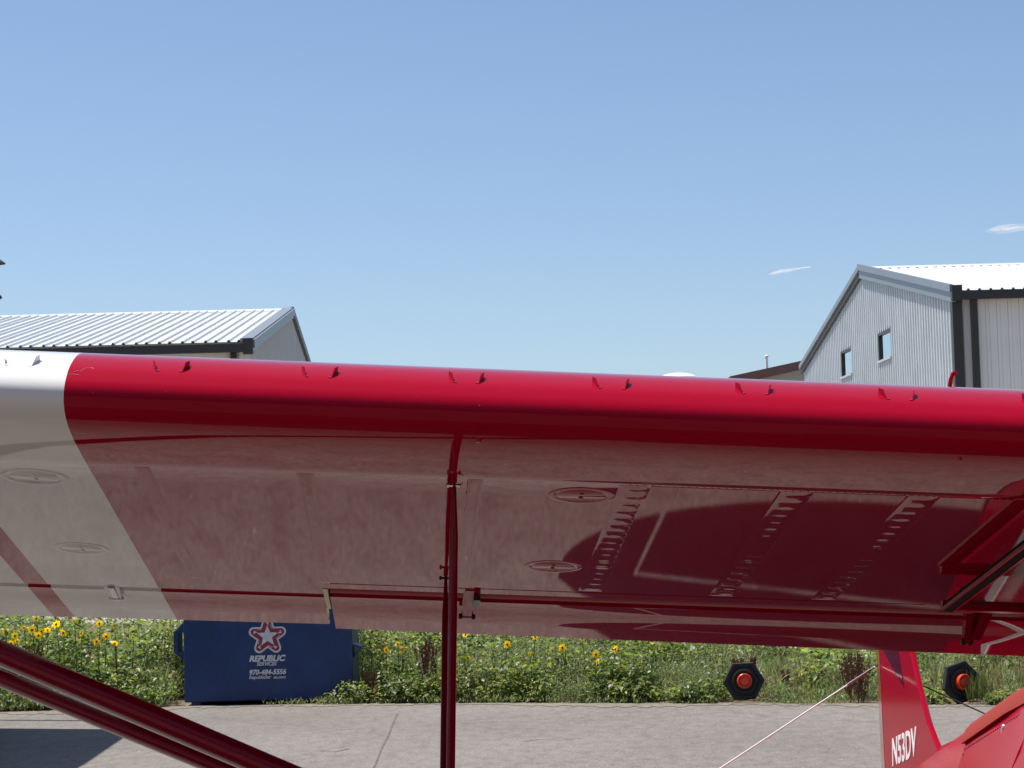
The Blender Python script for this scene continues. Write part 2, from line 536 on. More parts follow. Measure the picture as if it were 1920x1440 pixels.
# core walls (front, back, far gable) as one closed wall body, set in behind the sheets
pts = [f0, LC, LC + BD * (2 * LH), f0 + BD * (2 * LH)]
ins = 0.06
b.add([f0 + BD * ins, LC + BD * ins - BX * ins, LC + BD * (2 * LH) - BX * ins, f0 + BD * (2 * LH),
       f0 + BD * ins + ZV * LE_Z, LC + BD * ins - BX * ins + ZV * LE_Z, LC + BD * (2 * LH) - BX * ins + ZV * LE_Z, f0 + BD * (2 * LH) + ZV * LE_Z],
      [(0, 1, 5, 4), (1, 2, 6, 5), (2, 3, 7, 6), (3, 0, 4, 7)])
b.build('wall', M['wall'], left_h, smooth=None)
# right gable sheet with ribs every 0.305 m
b = MB(); n = int(2 * LH / 0.305)
for i in range(n + 1):
    u = i * 0.305
    hz = LE_Z + (LR_Z - LE_Z) * (1 - abs(u - LH) / LH) - 0.12
    b.box(LC + BD * u + ZV * (hz / 2) + BX * 0.01, 0.05, 0.03, hz, BX, BD)
b.prism([LC, LC + BD * 2 * LH, LC + BD * 2 * LH + ZV * LE_Z, LC + BD * LH + ZV * (LR_Z - 0.1), LC + ZV * LE_Z], BX * -0.03)
b.build('gable_wall', M['gable_grey'], left_h, smooth=None)
# front wall sheets
pm = MB(); pm.box(Vector((0.1525, 0, LE_Z / 2)), 0.299, 0.035, LE_Z - 0.25); pm.box(Vector((0.04, -0.025, LE_Z / 2)), 0.045, 0.03, LE_Z - 0.25)
pme = pm.mesh('wall_panel', M['wall'], smooth=None)
for i in range(34):
    o = bpy.data.objects.new('wall_panel', pme); COL.objects.link(o)
    o.location = LC + BX * (-0.305 * (i + 1)); adopt(o, left_h)
    o.rotation_euler = (0, 0, math.atan2(BX.y, BX.x))
slope = (BD * LH + ZV * (LR_Z - LE_Z)); SLn = slope.length; slope.normalize()
ov = 0.35
rp = panel_mesh('roof_panel', 0.604, SLn + ov, slope, M['roof'], [0.03, 0.30], 0.055, 0.10)
for i in range(42):
    o = bpy.data.objects.new('roof_panel', rp); COL.objects.link(o)
    o.location = LC + ZV * (LE_Z + 0.02) - slope * ov + BX * (0.06 - 0.61 * (i + 1)); adopt(o, left_h)
bs = (BD * -LH + ZV * (LR_Z - LE_Z)).normalized()
b = MB()
r0 = LC + BD * (2 * LH) + ZV * LE_Z - bs * ov
b.prism([r0 + BX * 0.05, r0 + BX * -LL, r0 + BX * -LL + bs * (SLn + ov), r0 + BX * 0.05 + bs * (SLn + ov)], ZV * 0.05)
b.build('rear_roof', M['roof'], left_h, smooth=None)
b = MB()
e0 = LC + ZV * (LE_Z - 0.14) - slope * ov
b.box(e0 + BX * (0.08 - LL / 2) - BD * 0.05, LL, 0.16, 0.22, BX, BD)
b.box(e0 + BX * 0.0 - BD * 0.05 + ZV * 0.04, 0.26, 0.22, 0.42, BX, BD)
b.build('eave_gutter', M['brown_trim'], left_h, smooth=None)
b = MB()
b.box(LC + BX * -0.42 - BD * 0.1 + ZV * (LE_Z / 2), 0.16, 0.13, LE_Z - 0.4, BX, BD)
b.build('downspout', M['brown_trim'], left_h, smooth=None)
b = MB()
for k, (w_, dz) in enumerate(((0.30, 0.0), (0.22, 0.10))):
    a0 = LC + ZV * (LE_Z + 0.10 - 0.34 + dz) - slope * ov + BX * (0.02 + 0.05 * (k + 1))
    b.prism([a0, a0 + slope * (SLn + ov), a0 + slope * (SLn + ov) + ZV * w_, a0 + ZV * w_], BX * 0.05)
a0 = LC + ZV * (LE_Z + 0.085) - slope * ov + BX * -0.22
b.prism([a0, a0 + slope * (SLn + ov), a0 + slope * (SLn + ov) + BX * 0.33, a0 + BX * 0.33], ZV * 0.03)
b.build('rake_trim', M['grey_trim'], left_h, smooth=None)
b = MB()
a0 = LC + BD * (2 * LH) + ZV * (LE_Z - 0.10) - bs * ov + BX * 0.03
b.prism([a0, a0 + bs * (SLn + ov), a0 + bs * (SLn + ov) + ZV * 0.24, a0 + ZV * 0.24], BX * 0.1)
b.build('rear_rake_trim', M['brown_trim'], left_h, smooth=None)
b = MB()
rc = LC + BD * LH + ZV * (LR_Z + 0.045)
b.prism([rc + BX * 0.08 - BD * 0.3 - ZV * 0.05, rc + BX * 0.08 + ZV * 0.05, rc + BX * 0.08 + BD * 0.3 - ZV * 0.05], BX * (-LL - 0.3))
b.build('ridge_cap', M['roof'], left_h, smooth=None)

# --- right hangar: corrugated gable to the left, panelled eave wall facing the apron
RC = at(1794, 560, 59.0); RC.z = 0
RE_Z, RR_Z, RH = 7.98, 10.2, 13.5
right_h = empty('hangar', RC, 'tall grey hangar at right with corrugated gable and two small windows', 'hangar')


def gable_u(px):
    k = (px - 960) / F_PX
    return (RC.x - RC.y * k) / (k + 0.0195)


GN = -BX
wins = []
for xa_, xb_, yt, yb in ((1650.5, 1674.5, 620, 672), (1580.5, 1600, 655, 703)):
    pa, pb = on_plane(xa_, (yt + yb) / 2 + 4, RC, GN), on_plane(xb_, (yt + yb) / 2 - 4, RC, GN)
    u0, u1 = sorted(((pa - RC).dot(BD), (pb - RC).dot(BD)))
    zt = (on_plane(xa_, yt + 4.5, RC, GN).z + on_plane(xb_, yt - 5, RC, GN).z) / 2
    zb = (on_plane(xa_, yb + 4, RC, GN).z + on_plane(xb_, yb - 4, RC, GN).z) / 2
    wins.append((u0, u1, zb, zt))


def gz(u):
    return RE_Z + (RR_Z - RE_Z) * (1 - abs(u - RH) / RH)


b = MB(); pitch = 0.36; npp = 16
nc = int(2 * RH / pitch * npp)
cols = []
for i in range(nc + 1):
    u = i * pitch / npp
    w = 0.042 * max(-0.7, min(0.8, 2.6 * math.cos(2 * PI * u / pitch)))
    cols.append((u, w))


def strip(u, w, z0, z1):
    p = RC + BD * u - BX * (w + 0.03)
    return [p + ZV * z0, p + ZV * z1]


for i in range(nc):
    (ua, wa), (ub, wb) = cols[i], cols[i + 1]
    segs = [(0.0, None)]
    hit = [w_ for w_ in wins if w_[0] <= ua and ub <= w_[1]]
    if hit:
        _, _, zb, zt = hit[0]
        rngs = [(0.0, 0.0, zb, zb), (zt, zt, gz(ua) - 0.02, gz(ub) - 0.02)]
    else:
        rngs = [(0.0, 0.0, gz(ua) - 0.02, gz(ub) - 0.02)]
    for a0, a1, t0, t1 in rngs:
        pa = RC + BD * ua - BX * (wa + 0.03); pb = RC + BD * ub - BX * (wb + 0.03)
        b.add([pa + ZV * a0, pb + ZV * a1, pb + ZV * t1, pa + ZV * t0], [(0, 1, 2, 3)])
b.build('corrugated_wall', M['galv'], right_h, smooth=None, recalc=False)
for u0, u1, zb, zt in wins:
    b = MB(); d_ = 0.09
    for (ca, cb, z0, z1) in ((u0 - 0.05, u0 + 0.08, zb, zt), (u1 - 0.08, u1 + 0.05, zb, zt), (u0, u1, zt - 0.08, zt + 0.05)):
        b.box(RC + BD * ((ca + cb) / 2) + ZV * ((z0 + z1) / 2) + BX * (d_ / 2 - 0.055), d_, cb - ca, z1 - z0, BX, BD)
    fr = b.build('window', M['brown_trim'], right_h, smooth=None)
    b = MB(); b.box(RC + BD * ((u0 + u1) / 2) + ZV * ((zb + zt) / 2) + BX * 0.02, 0.02, u1 - u0 - 0.02, zt - zb - 0.02, BX, BD)
    b.build('pane', M['win_glass'], fr, smooth=None)
    b = MB(); b.box(RC + BD * ((u0 + u1) / 2) + ZV * (zb - 0.05) - BX * 0.07, 0.10, u1 - u0 + 0.15, 0.07, BX, BD)
    b.build('sill', M['galv'], fr, smooth=None)
RL = 22.0
b = MB()
q0, q1 = RC + BD * 0.3 + BX * 0.25, RC + BD * 0.3 + BX * RL
b.add([q0, q1, q1 + BD * (2 * RH - 0.6), q0 + BD * (2 * RH - 0.6)] + [p + ZV * (RE_Z - 0.05) for p in (q0, q1, q1 + BD * (2 * RH - 0.6), q0 + BD * (2 * RH - 0.6))],
      [(0, 1, 5, 4), (1, 2, 6, 5), (2, 3, 7, 6), (3, 0, 4, 7)])
b.build('inner_wall', M['gable_grey'], right_h, smooth=None)
pm = MB(); pm.box(Vector((0.1525, 0.05, RE_Z / 2)), 0.293, 0.04, RE_Z - 0.25); pm.box(Vector((0.155, 0.024, RE_Z / 2)), 0.10, 0.02, RE_Z - 0.25)
pm.box(Vector((0.0, 0.06, RE_Z / 2)), 0.02, 0.02, RE_Z - 0.25)
pme = pm.mesh('wall_panel', M['wall'], smooth=None)
for i in range(40):
    o = bpy.data.objects.new('wall_panel', pme); COL.objects.link(o)
    o.location = RC + BX * (0.16 + 0.305 * i); adopt(o, right_h)
    o.rotation_euler = (0, 0, math.atan2(BX.y, BX.x))
slope = (BD * RH + ZV * (RR_Z - RE_Z)); SLn = slope.length; slope.normalize()
rp = panel_mesh('roof_panel', 0.908, SLn + 0.3, slope, M['roof'], [0.05, 0.355, 0.66], 0.05, 0.10)
for i in range(23):
    o = bpy.data.objects.new('roof_panel', rp); COL.objects.link(o)
    o.location = RC + ZV * (RE_Z + 0.03) - slope * 0.3 + BX * (0.914 * i - 0.1); adopt(o, right_h)
bs = (BD * -RH + ZV * (RR_Z - RE_Z)).normalized()
r0 = RC + BD * (2 * RH) + ZV * RE_Z - bs * 0.3
b = MB(); b.prism([r0 - BX * 0.2, r0 + BX * RL, r0 + BX * RL + bs * (SLn + 0.3), r0 - BX * 0.2 + bs * (SLn + 0.3)], ZV * 0.06)
b.build('rear_roof', M['roof'], right_h, smooth=None)
b = MB()
for k, (hgt, dz, ox) in enumerate(((0.34, -0.30, 0.0), (0.20, -0.02, 0.06))):
    a0 = RC + ZV * (RE_Z + 0.03 + dz) - slope * 0.3 - BX * (0.10 + ox)
    b.prism([a0, a0 + slope * (SLn + 0.3), a0 + slope * (SLn + 0.3) + ZV * hgt, a0 + ZV * hgt], BX * -0.09)
b.build('rake_trim', M['grey_trim'], right_h, smooth=None)
b = MB()
a0 = RC + BD * (2 * RH) + ZV * (RE_Z - 0.17) - bs * 0.3 - BX * 0.10
b.prism([a0 + ZV * 0.16, a0 + bs * (SLn + 0.3) + ZV * 0.16, a0 + bs * (SLn + 0.3) + ZV * 0.34, a0 + ZV * 0.34], BX * -0.12)
rt = b.build('rear_rake_trim', M['grey_trim'], right_h, smooth=None)
b = MB()
b.prism([a0 - ZV * 0.02, a0 + bs * (SLn + 0.3) - ZV * 0.02, a0 + bs * (SLn + 0.3) + ZV * 0.155, a0 + ZV * 0.155], BX * -0.05)
b.build('trim_strip', M['brown_trim'], rt, smooth=None)
b = MB()
rc = RC + BD * RH + ZV * (RR_Z + 0.055) - BX * 0.2
b.prism([rc - BD * 0.35 - ZV * 0.04, rc + ZV * 0.06, rc + BD * 0.35 - ZV * 0.04], BX * RL)
b.build('ridge_cap', M['roof'], right_h, smooth=None)
b = MB()
e0 = RC + ZV * (RE_Z - 0.09) - slope * 0.3
b.box(e0 + BX * (RL / 2 - 0.2) - BD * 0.04, RL, 0.16, 0.24, BX, BD)
b.box(e0 + BX * -0.08 - BD * 0.04 + ZV * 0.06, 0.28, 0.2, 0.42, BX, BD)
b.build('eave_gutter', M['brown_trim'], right_h, smooth=None)
b = MB()
b.box(RC + BX * -0.03 - BD * 0.02 + ZV * (RE_Z / 2 - 0.1), 0.27, 0.26, RE_Z - 0.25, BX, BD)
b.build('corner_trim', M['brown_trim'], right_h, smooth=None)
b = MB()
b.box(RC + BX * 0.42 - BD * 0.12 + ZV * (RE_Z / 2 - 0.1), 0.17, 0.15, RE_Z - 0.3, BX, BD)
b.build('downspout', M['brown_trim'], right_h, smooth=None)

# --- low building with red-brown rake between the wing and the right hangar
p0, p1 = at(1386, 705, 96), at(1506, 674, 96)
shed = empty('shed', (p1.x, 96, 0), 'low tan building with red brown roof edge left of corrugated hangar', 'shed')
b = MB()
b.prism([Vector((p0.x, 96.3, 0)), Vector((p1.x + 9, 96.3, 0)), Vector((p1.x + 9, 96.3, p1.z - 0.35)), Vector((p1.x, 96.3, p1.z - 0.35)), Vector((p0.x, 96.3, p0.z - 0.35))], (0, 14, 0))
b.build('wall', M['tan_wall'], shed, smooth=None)
b = MB(); b.prism([Vector((p0.x - 0.4, 96, p0.z - 0.42)), Vector((p1.x + 0.2, 96, p1.z - 0.36)), Vector((p1.x + 0.2, 96, p1.z)), Vector((p0.x - 0.4, 96, p0.z))], (0, 14.5, 0))
b.prism([Vector((p1.x + 0.2, 96, p1.z - 0.36)), Vector((p1.x + 9.2, 96, p1.z - 0.9)), Vector((p1.x + 9.2, 96, p1.z - 0.54)), Vector((p1.x + 0.2, 96, p1.z))], (0, 14.5, 0))
b.build('roof', M['red_trim_roof'], shed, smooth=None)
b = MB()
for i in range(14):
    b.box(Vector((p1.x - 0.2 - i * 0.42, 96.28, p1.z / 2 - 0.4)), 0.05, 0.05, p1.z - 1.0)
b.build('wall_ribs', M['tan_wall'], shed, smooth=None)
vp = at(1438, 693, 99)
b = MB(); b.tube([vp, vp + ZV * 0.62], 0.065, 10); b.lathe([(0.095, 0), (0.095, 0.05), (0.02, 0.09)], vp + ZV * 0.58, (0, 0, 1), 12)
b.build('vent_pipe', M['white_plain'], shed)
tp = at(1271, 699, 75)
tank = empty('storage_tank', (tp.x, 75, 0), 'white storage tank whose domed top just clears the red wing', 'tank')
b = MB(); b.lathe([(0.62, 0), (0.62, tp.z - 0.28)], Vector((tp.x, 75, 0)), (0, 0, 1), 32); b.build('shell', M['white_plain'], tank)
b = MB(); b.lathe([(0.66, 0.05), (0.65, 0.12), (0.52, 0.2), (0.33, 0.25), (0.12, 0.275), (0.01, 0.28)], Vector((tp.x, 75, tp.z - 0.28)), (0, 0, 1), 32); b.build('dome', M['white_plain'], tank)
# hangar behind the photographer, mirrored in the leading edge
bh = empty('hangar', (0, -12, 0), 'hangar behind the viewpoint with pale walls and an open dark door', 'hangar')
b = MB(); b.box((0, -12.2, 5.6), 60, 0.4, 2.4); b.box((-22, -12.2, 2.2), 16, 0.4, 4.4); b.box((22, -12.2, 2.2), 16, 0.4, 4.4); b.build('wall', M['wall'], bh, smooth=None)
b = MB(); b.box((0, -16, 2.2), 28, 0.3, 4.4); b.box((-14.1, -14.2, 2.2), 0.2, 3.6, 4.4); b.box((14.1, -14.2, 2.2), 0.2, 3.6, 4.4); b.box((0, -14.2, 4.46), 28, 3.6, 0.1); b.build('door_recess', M['dark_open'], bh, smooth=None)
b = MB(); b.prism([Vector((-31, -11.6, 6.8)), Vector((31, -11.6, 6.8)), Vector((31, -23, 9)), Vector((-31, -23, 9))], (0, 0, 0.12)); b.build('roof', M['roof'], bh, smooth=None)
# unseen wheeled box added out of frame at left, shaped to cast the apron shadow
tr = empty('shadow_caster', (-6.4, 15, 0), 'unseen tall box on wheels added beyond the left frame edge to cast apron shadow', 'shadow_caster')
b = MB()
b.prism([Vector((-4.95, 9, 0.5)), Vector((-4.98, 18.34, 0.5)), Vector((-5.09, 20.85, 0.5)), Vector((-5.41, 21.6, 0.5)), Vector((-7.6, 21.6, 0.5)), Vector((-7.6, 9, 0.5))], (0, 0, 3.5))
b.build('body', M['white_plain'], tr, smooth=None)
for yy in (14.0, 15.0):
    for xx in (-5.2, -7.4):
        b = MB(); b.lathe([(0.05, -0.11), (0.36, -0.11), (0.38, 0), (0.36, 0.11), (0.05, 0.11)], (xx, yy, 0.38), (1, 0, 0), 24); b.build('wheel', M['black_rubber'], tr)
b = MB(); b.tube([(-6.3, 9, 0.5), (-6.3, 7.6, 0.5)], 0.06); b.tube([(-6.3, 7.8, 0), (-6.3, 7.8, 0.55)], 0.04); b.build('hitch', M['dark_steel'], tr)
# pole lantern at the left edge
lp = at(-13, 525, 22.6)
lamp = empty('pole_lantern', (lp.x, lp.y, 0), 'brown pole lantern with flat cap cut off by left frame edge', 'lantern')
b = MB(); b.tube([(lp.x - 0.24, lp.y, 0), (lp.x - 0.24, lp.y, lp.z - 0.32)], [0.05, 0.045]); b.tube([(lp.x - 0.26, lp.y, lp.z - 0.30), (lp.x - 0.03, lp.y, lp.z - 0.195)], 0.03); b.build('pole', M['lamp_brown'], lamp)
b = MB(); b.lathe([(0.02, 0.05), (0.03, 0.245), (0.05, 0.235), (0.128, 0.175), (0.13, 0.168), (0.07, 0.165), (0.05, 0.10)], lp, (0, 0, 1), 20); b.build('cap', M['lamp_brown'], lamp)
b = MB(); b.lathe([(0.03, 0.11), (0.03, -0.10), (0.094, -0.185), (0.075, -0.2), (0.02, -0.2)], lp, (0, 0, 1), 20); b.build('base_flare', M['lamp_brown'], lamp)
# grey cabinet far behind the weeds at left
cp = at(20, 1166, 44)
cab = empty('utility_cabinet', (cp.x, 44, 0), 'grey utility cabinet beside pale post just visible above weeds at left', 'cabinet')
b = MB(); b.box((cp.x + 0.08, 44, cp.z / 2 + 0.1), 0.30, 0.4, cp.z + 0.2); b.box((cp.x + 0.08, 44, cp.z + 0.22), 0.36, 0.46, 0.05); b.build('body', M['grey_trim'], cab, smooth=None)
b = MB(); b.box((cp.x - 0.22, 44.1, cp.z / 2 + 0.2), 0.2, 0.2, cp.z + 0.4); b.build('post', M['white_plain'], cab, smooth=None)

# ------------------------------------------------------------------ clouds
def cloud_mat():
    m = bpy.data.materials.new('thin_cloud'); m.use_nodes = True
    nt = m.node_tree; N = nt.nodes; L = nt.links
    out = N['Material Output']; N.remove(N['Principled BSDF'])
    df = N.new('ShaderNodeBsdfDiffuse'); df.inputs[0].default_value = (1, 1, 1, 1)
    tl = N.new('ShaderNodeBsdfTranslucent'); tl.inputs[0].default_value = (1, 1, 1, 1)
    ad = N.new('ShaderNodeMixShader'); L.new(df.outputs[0], ad.inputs[1]); L.new(tl.outputs[0], ad.inputs[2])
    tr = N.new('ShaderNodeBsdfTransparent'); mx = N.new('ShaderNodeMixShader')
    tc = N.new('ShaderNodeTexCoord')
    mp = N.new('ShaderNodeMapping'); mp.inputs['Scale'].default_value = (0.07, 0.07, 0.35)
    L.new(tc.outputs['Object'], mp.inputs[0])
    no = N.new('ShaderNodeTexNoise'); no.inputs['Scale'].default_value = 1.0; no.inputs['Detail'].default_value = 5
    L.new(mp.outputs[0], no.inputs[0])
    lw = N.new('ShaderNodeLayerWeight'); lw.inputs[0].default_value = 0.5
    fa = N.new('ShaderNodeMath'); fa.operation = 'SUBTRACT'; fa.inputs[0].default_value = 1.0; L.new(lw.outputs['Facing'], fa.inputs[1])
    pw = N.new('ShaderNodeMath'); pw.operation = 'POWER'; pw.inputs[1].default_value = 2.2; L.new(fa.outputs[0], pw.inputs[0])
    mr = N.new('ShaderNodeMapRange'); mr.inputs['From Min'].default_value = 0.30; mr.inputs['From Max'].default_value = 0.65; mr.inputs['To Max'].default_value = 0.85
    L.new(no.outputs['Fac'], mr.inputs['Value'])
    mu = N.new('ShaderNodeMath'); mu.operation = 'MULTIPLY'; L.new(pw.outputs[0], mu.inputs[0]); L.new(mr.outputs[0], mu.inputs[1])
    L.new(mu.outputs[0], mx.inputs[0]); L.new(tr.outputs[0], mx.inputs[1]); L.new(ad.outputs[0], mx.inputs[2])
    L.new(mx.outputs[0], out.inputs['Surface'])
    return m


cm = cloud_mat()
for (xa_, ya_, xb_, yb_, th, lab) in ((1440, 515, 1522, 503, 2.4, 'small faint cloud wisp left of the corrugated hangar roof'), (1846, 434, 1985, 424, 4.6, 'thin white cloud wisp at the right frame edge')):
    a_, c_ = at(xa_, ya_, 1500), at(xb_, yb_, 1500)
    b = MB(); nn_ = 14
    rings = []
    for i in range(nn_ + 1):
        t = i / nn_
        r = th * (math.sin(PI * t) ** 0.7) * (0.75 + 0.3 * math.sin(5 * t + 1)) + 0.05
        p = a_.lerp(c_, t) + ZV * (1.2 * math.sin(2.2 * t))
        rings.append([p + Vector((0, 2.2 * r * math.cos(2 * PI * k / 10), r * math.sin(2 * PI * k / 10))) for k in range(10)])
    b.loft(rings)
    o = b.build('cloud', cm); tag(o, lab, 'cloud')

# ------------------------------------------------------------------ the aeroplane
K = 3.30 / 3.12
P0 = Vector((-0.13262305, 3.30190722, 1.84462473))
SD = Vector((0.99722138, 0.03935927, -0.0632485)).normalized()
CD = Vector((-0.05197683, 0.97583263, -0.21224771)).normalized()
ND = Vector((0.05336603, 0.21494541, 0.97516693)).normalized()


def W(s, c, n=0.0):
    return P0 + SD * (s * K) + CD * (c * K) + ND * (n * K)


def wing_sc(px, py, n=0.0):
    p = on_plane(px, py, W(0, 0, n), ND) - P0
    return p.dot(SD) / K, p.dot(CD) / K


A0 = Vector((-0.0532, 0.9986, 0)).normalized()
tp_ = math.radians(11.5)
FA = A0 * math.cos(tp_) - ZV * math.sin(tp_)         # aft
FO = Vector((-A0.y, A0.x, 0.028)).normalized()                       # outboard, towards the wing we see
FA = (FA - FO * FA.dot(FO)).normalized()
FU = FA.cross(FO).normalized()
if FU.z < 0: FU = -FU
F0 = Vector((1.729, 3.05, 1.80))


def FP(xa, yo, zu):
    return F0 + FA * xa + FO * yo + FU * zu


plane = empty('airplane', (1.7, 3.6, 0), 'glossy red high wing aeroplane with white outer wing band, seen under its wing', 'airplane')
R, Wt = M['red'], M['white']

# --- wing skin
SEAM, ST0, ST1 = -0.480, -0.722, -0.6805
CEF, CEA, SPLIT = 0.850, 0.905, -0.176


def smooth_prof(pts, sub):
    out = []
    n = len(pts)
    for i in range(n - 1):
        p0_, p1_, p2_, p3_ = (Vector(pts[max(i - 1, 0)]), Vector(pts[i]), Vector(pts[i + 1]), Vector(pts[min(i + 2, n - 1)]))
        for k in range(sub):
            t = k / sub
            out.append(0.5 * ((2 * p1_) + (-p0_ + p2_) * t + (2 * p0_ - 5 * p1_ + 4 * p2_ - p3_) * t * t + (-p0_ + 3 * p1_ - 3 * p2_ + p3_) * t ** 3))
    out.append(Vector(pts[-1]))
    return [(v.x, v.y) for v in out]


nose = [(-0.084, 0.0006), (-0.124, 0.0015), (-0.164, 0.0036), (-0.198, 0.0072), (-0.226, 0.0142), (-0.241, 0.0215), (-0.249, 0.030), (-0.2515, 0.039), (-0.250, 0.049), (-0.243, 0.061),
        (-0.226, 0.080), (-0.191, 0.1035), (-0.152, 0.1215), (-0.10, 0.138), (-0.02, 0.155), (0.08, 0.168), (0.2, 0.174), (0.35, 0.170), (0.5, 0.157), (0.65, 0.136), (0.8, 0.108), (0.93, 0.075)]
nose = smooth_prof(nose, 4)


def upper_n(c):
    pts = [p for p in nose if p[1] > 0.05]
    return float(np.interp(c, [p[0] for p in pts] + [1.25], [p[1] for p in pts] + [0.004]))


def wing_profile(ce):
    low = [(ce, 0.0), (ce - 0.02, 0), (ce - 0.1, 0), (0.6, 0), (0.4, 0), (0.2, 0), (0.08, 0), (-0.015, 0.00006), (-0.016, -0.00006), (-0.04, 0.0001)]
    top = [(0.945, 0.071), (0.94, 0.066), (ce + 0.03, 0.055), (ce + 0.006, 0.03), (ce + 0.002, 0.008)]
    return low + nose + top


def wing_mat(s):
    if s > SEAM: return 0
    if ST0 < s < ST1: return 0
    return 1


def wing_block(b, stations, ce):
    rings = []
    prof = wing_profile(ce)
    for s in stations:
        rings.append([W(s, c, n) for c, n in prof])
    b.loft(rings, mf=lambda i, j: wing_mat((stations[i] + stations[i + 1]) / 2))


wb = MB()
st_out = [-3.45, -3.0, -2.0, -1.4, -1.0, ST0, ST1, -0.6, -0.55, SEAM, -0.40, -0.32, -0.25, SPLIT]
st_in = [SPLIT] + [SPLIT + (1.42 - SPLIT) * i / 14 for i in range(1, 15)]
wing_block(wb, st_out, CEA)
wing_block(wb, st_in, CEF)
# rounded tip cap, out of frame
tipb = MB()
prof = wing_profile(CEA)
rings = []
for k in range(5):
    a = k / 4 * PI / 2
    rings.append([W(-3.45 - 0.16 * math.sin(a), 0.35 + (c - 0.35) * (0.35 + 0.65 * math.cos(a)), 0.05 + (n - 0.05) * (0.1 + 0.9 * math.cos(a))) for c, n in prof])
tipb.loft(rings)
wing = wb.build('wing', [R, Wt], plane, smooth=38)
tipb.build('wing_tip', Wt, wing)

# --- aileron and flap: separate aerofoils behind the cove
def surface(name, s_list, c0, cte, nte, gapn=0.0, drop=0.0, nose=0.030, rise=0.004):
    b = MB(); rings = []
    for s in s_list:
        te = cte(s); n_te = nte(s) if callable(nte) else nte
        prof = []
        lowc = c0 + nose
        prof += [(te, n_te + 0.0012), (te - 0.001, n_te), (te - 0.10, n_te * 0.7), (1.034, n_te * 0.3 - 0.0003), (1.029, n_te * 0.28 + 0.0003), (lowc + 0.0035, 0.0002), (lowc, rise)]
        for k in range(1, 8):
            a = -PI / 2 - PI * k / 8
            prof.append((lowc + nose * math.cos(a), 0.024 + rise + 0.0235 * math.sin(a)))
        prof += [(lowc + 0.02, 0.055), (1.0, upper_n(1.0) - 0.004), (1.1, upper_n(1.1) - 0.004), (te - 0.004, n_te + 0.003)]
        rings.append([W(s, c, n) for c, n in prof])
    b.loft(rings, mf=lambda i, j: wing_mat((s_list[i] + s_list[i + 1]) / 2))
    return b.build(name, [R, Wt], plane, smooth=38)


ail = surface('aileron', [-2.9, -2.0, -1.4, -1.0, ST0, ST1, -0.56, SEAM, -0.35, -0.1815], 0.9075, lambda s: 1.222 - 0.04 * (s + 0.19), 0.0)
flap = surface('flap', [-0.1705 + (1.40 + 0.1705) * i / 10 for i in range(11)], 0.886, lambda s: 1.258, lambda s: -0.002 - 0.0075 * (s + 0.17) / 1.39, drop=0.0, nose=0.044, rise=0.005)
# pale rib end visible in the slot between aileron and flap
b = MB()
pa = [W(-0.1812, 0.854, -0.0012), W(-0.1812, 0.93, -0.0008), W(-0.1812, 1.06, 0.001), W(-0.1812, 1.10, 0.03), W(-0.1812, 0.862, 0.045)]
b.prism(pa, SD * 0.009)
b.build('end_rib', M['pale'], wing, smooth=None)

# --- rib tapes, tank covers, stitching
def tape(s0, s1, c0, c1, bumps, name='rib_tape', amp=0.0005, side=0.6, step=0.047):
    b = MB(); nc = int((c1 - c0) / 0.006); ns = 6
    vs, fs = [], []
    for i in range(nc + 1):
        c = c0 + (c1 - c0) * i / nc
        for j in range(ns + 1):
            t = j / ns
            s = s0 + (s1 - s0) * t
            edge = 0.0 if j in (0, ns) or i in (0, nc) else 1.0
            z = -0.0003 * edge
            if bumps and edge:
                ph = ((c - c0) / step) % 1.0
                k_ = int((c - c0) / step); amp_ = amp * (0.55 + 0.9 * ((math.sin(k_ * 12.9 + s0 * 77) * 43758.5) % 1.0))
                z -= amp_ * math.exp(-((ph - 0.5) / 0.16) ** 2) * math.exp(-((t - side) / 0.20) ** 2)
            vs.append(W(s, c, z)); 
    for i in range(nc):
        for j in range(ns):
            a = i * (ns + 1) + j
            fs.append((a, a + 1, a + ns + 2, a + ns + 1))
    b.add(vs, fs)
    o = b.build(name, R if s0 > SEAM else Wt, wing, smooth=60, recalc=False)
    return o


def flat_plate(name, s0, s1, c0, c1, n, th, material, parent):
    b = MB()
    for (a0, a1) in ((s0, s1),):
        b.prism([W(a0, c0, n), W(a1, c0, n), W(a1, c1, n), W(a0, c1, n)], ND * th)
    return b.build(name, material, parent, smooth=None)


for (s0, s1) in ((0.275, 0.3165), (0.508, 0.5505), (0.6915, 0.7335)):
    tape(s0, s1, -0.012, 0.79, True)
for (s0, s1) in ((-0.185, -0.160), (0.058, 0.080), (-0.415, -0.392), (-0.94, -0.915)):
    tape(s0, s1, -0.012, 0.80, True, amp=0.00014, side=0.25, step=0.055)
# tank cover sheets between the inboard tapes, edges proud, with a screw row along the front
for (s0, s1) in ((0.3205, 0.5045), (0.5545, 0.688), (0.7375, 0.93)):
    flat_plate('tank_cover', s0, s1, -0.008, 0.795, -0.0003, 0.00025, R, wing)
b = MB()
for i in range(60):
    s = 0.29 + 0.64 * i / 60
    b.lathe([(0.0016, 0.0), (0.0013, -0.0005), (0.0003, -0.0006)], W(s, -0.0095, 0.0), ND, 6)
b.build('screw_row', M['red_plain'], wing).__setitem__('kind', 'stuff')
# spanwise trailing tape and a short edging strip near the cabin
flat_plate('trailing_tape', SPLIT + 0.01, 0.90, 0.803, 0.8045, -0.0007, 0.0006, R, wing)

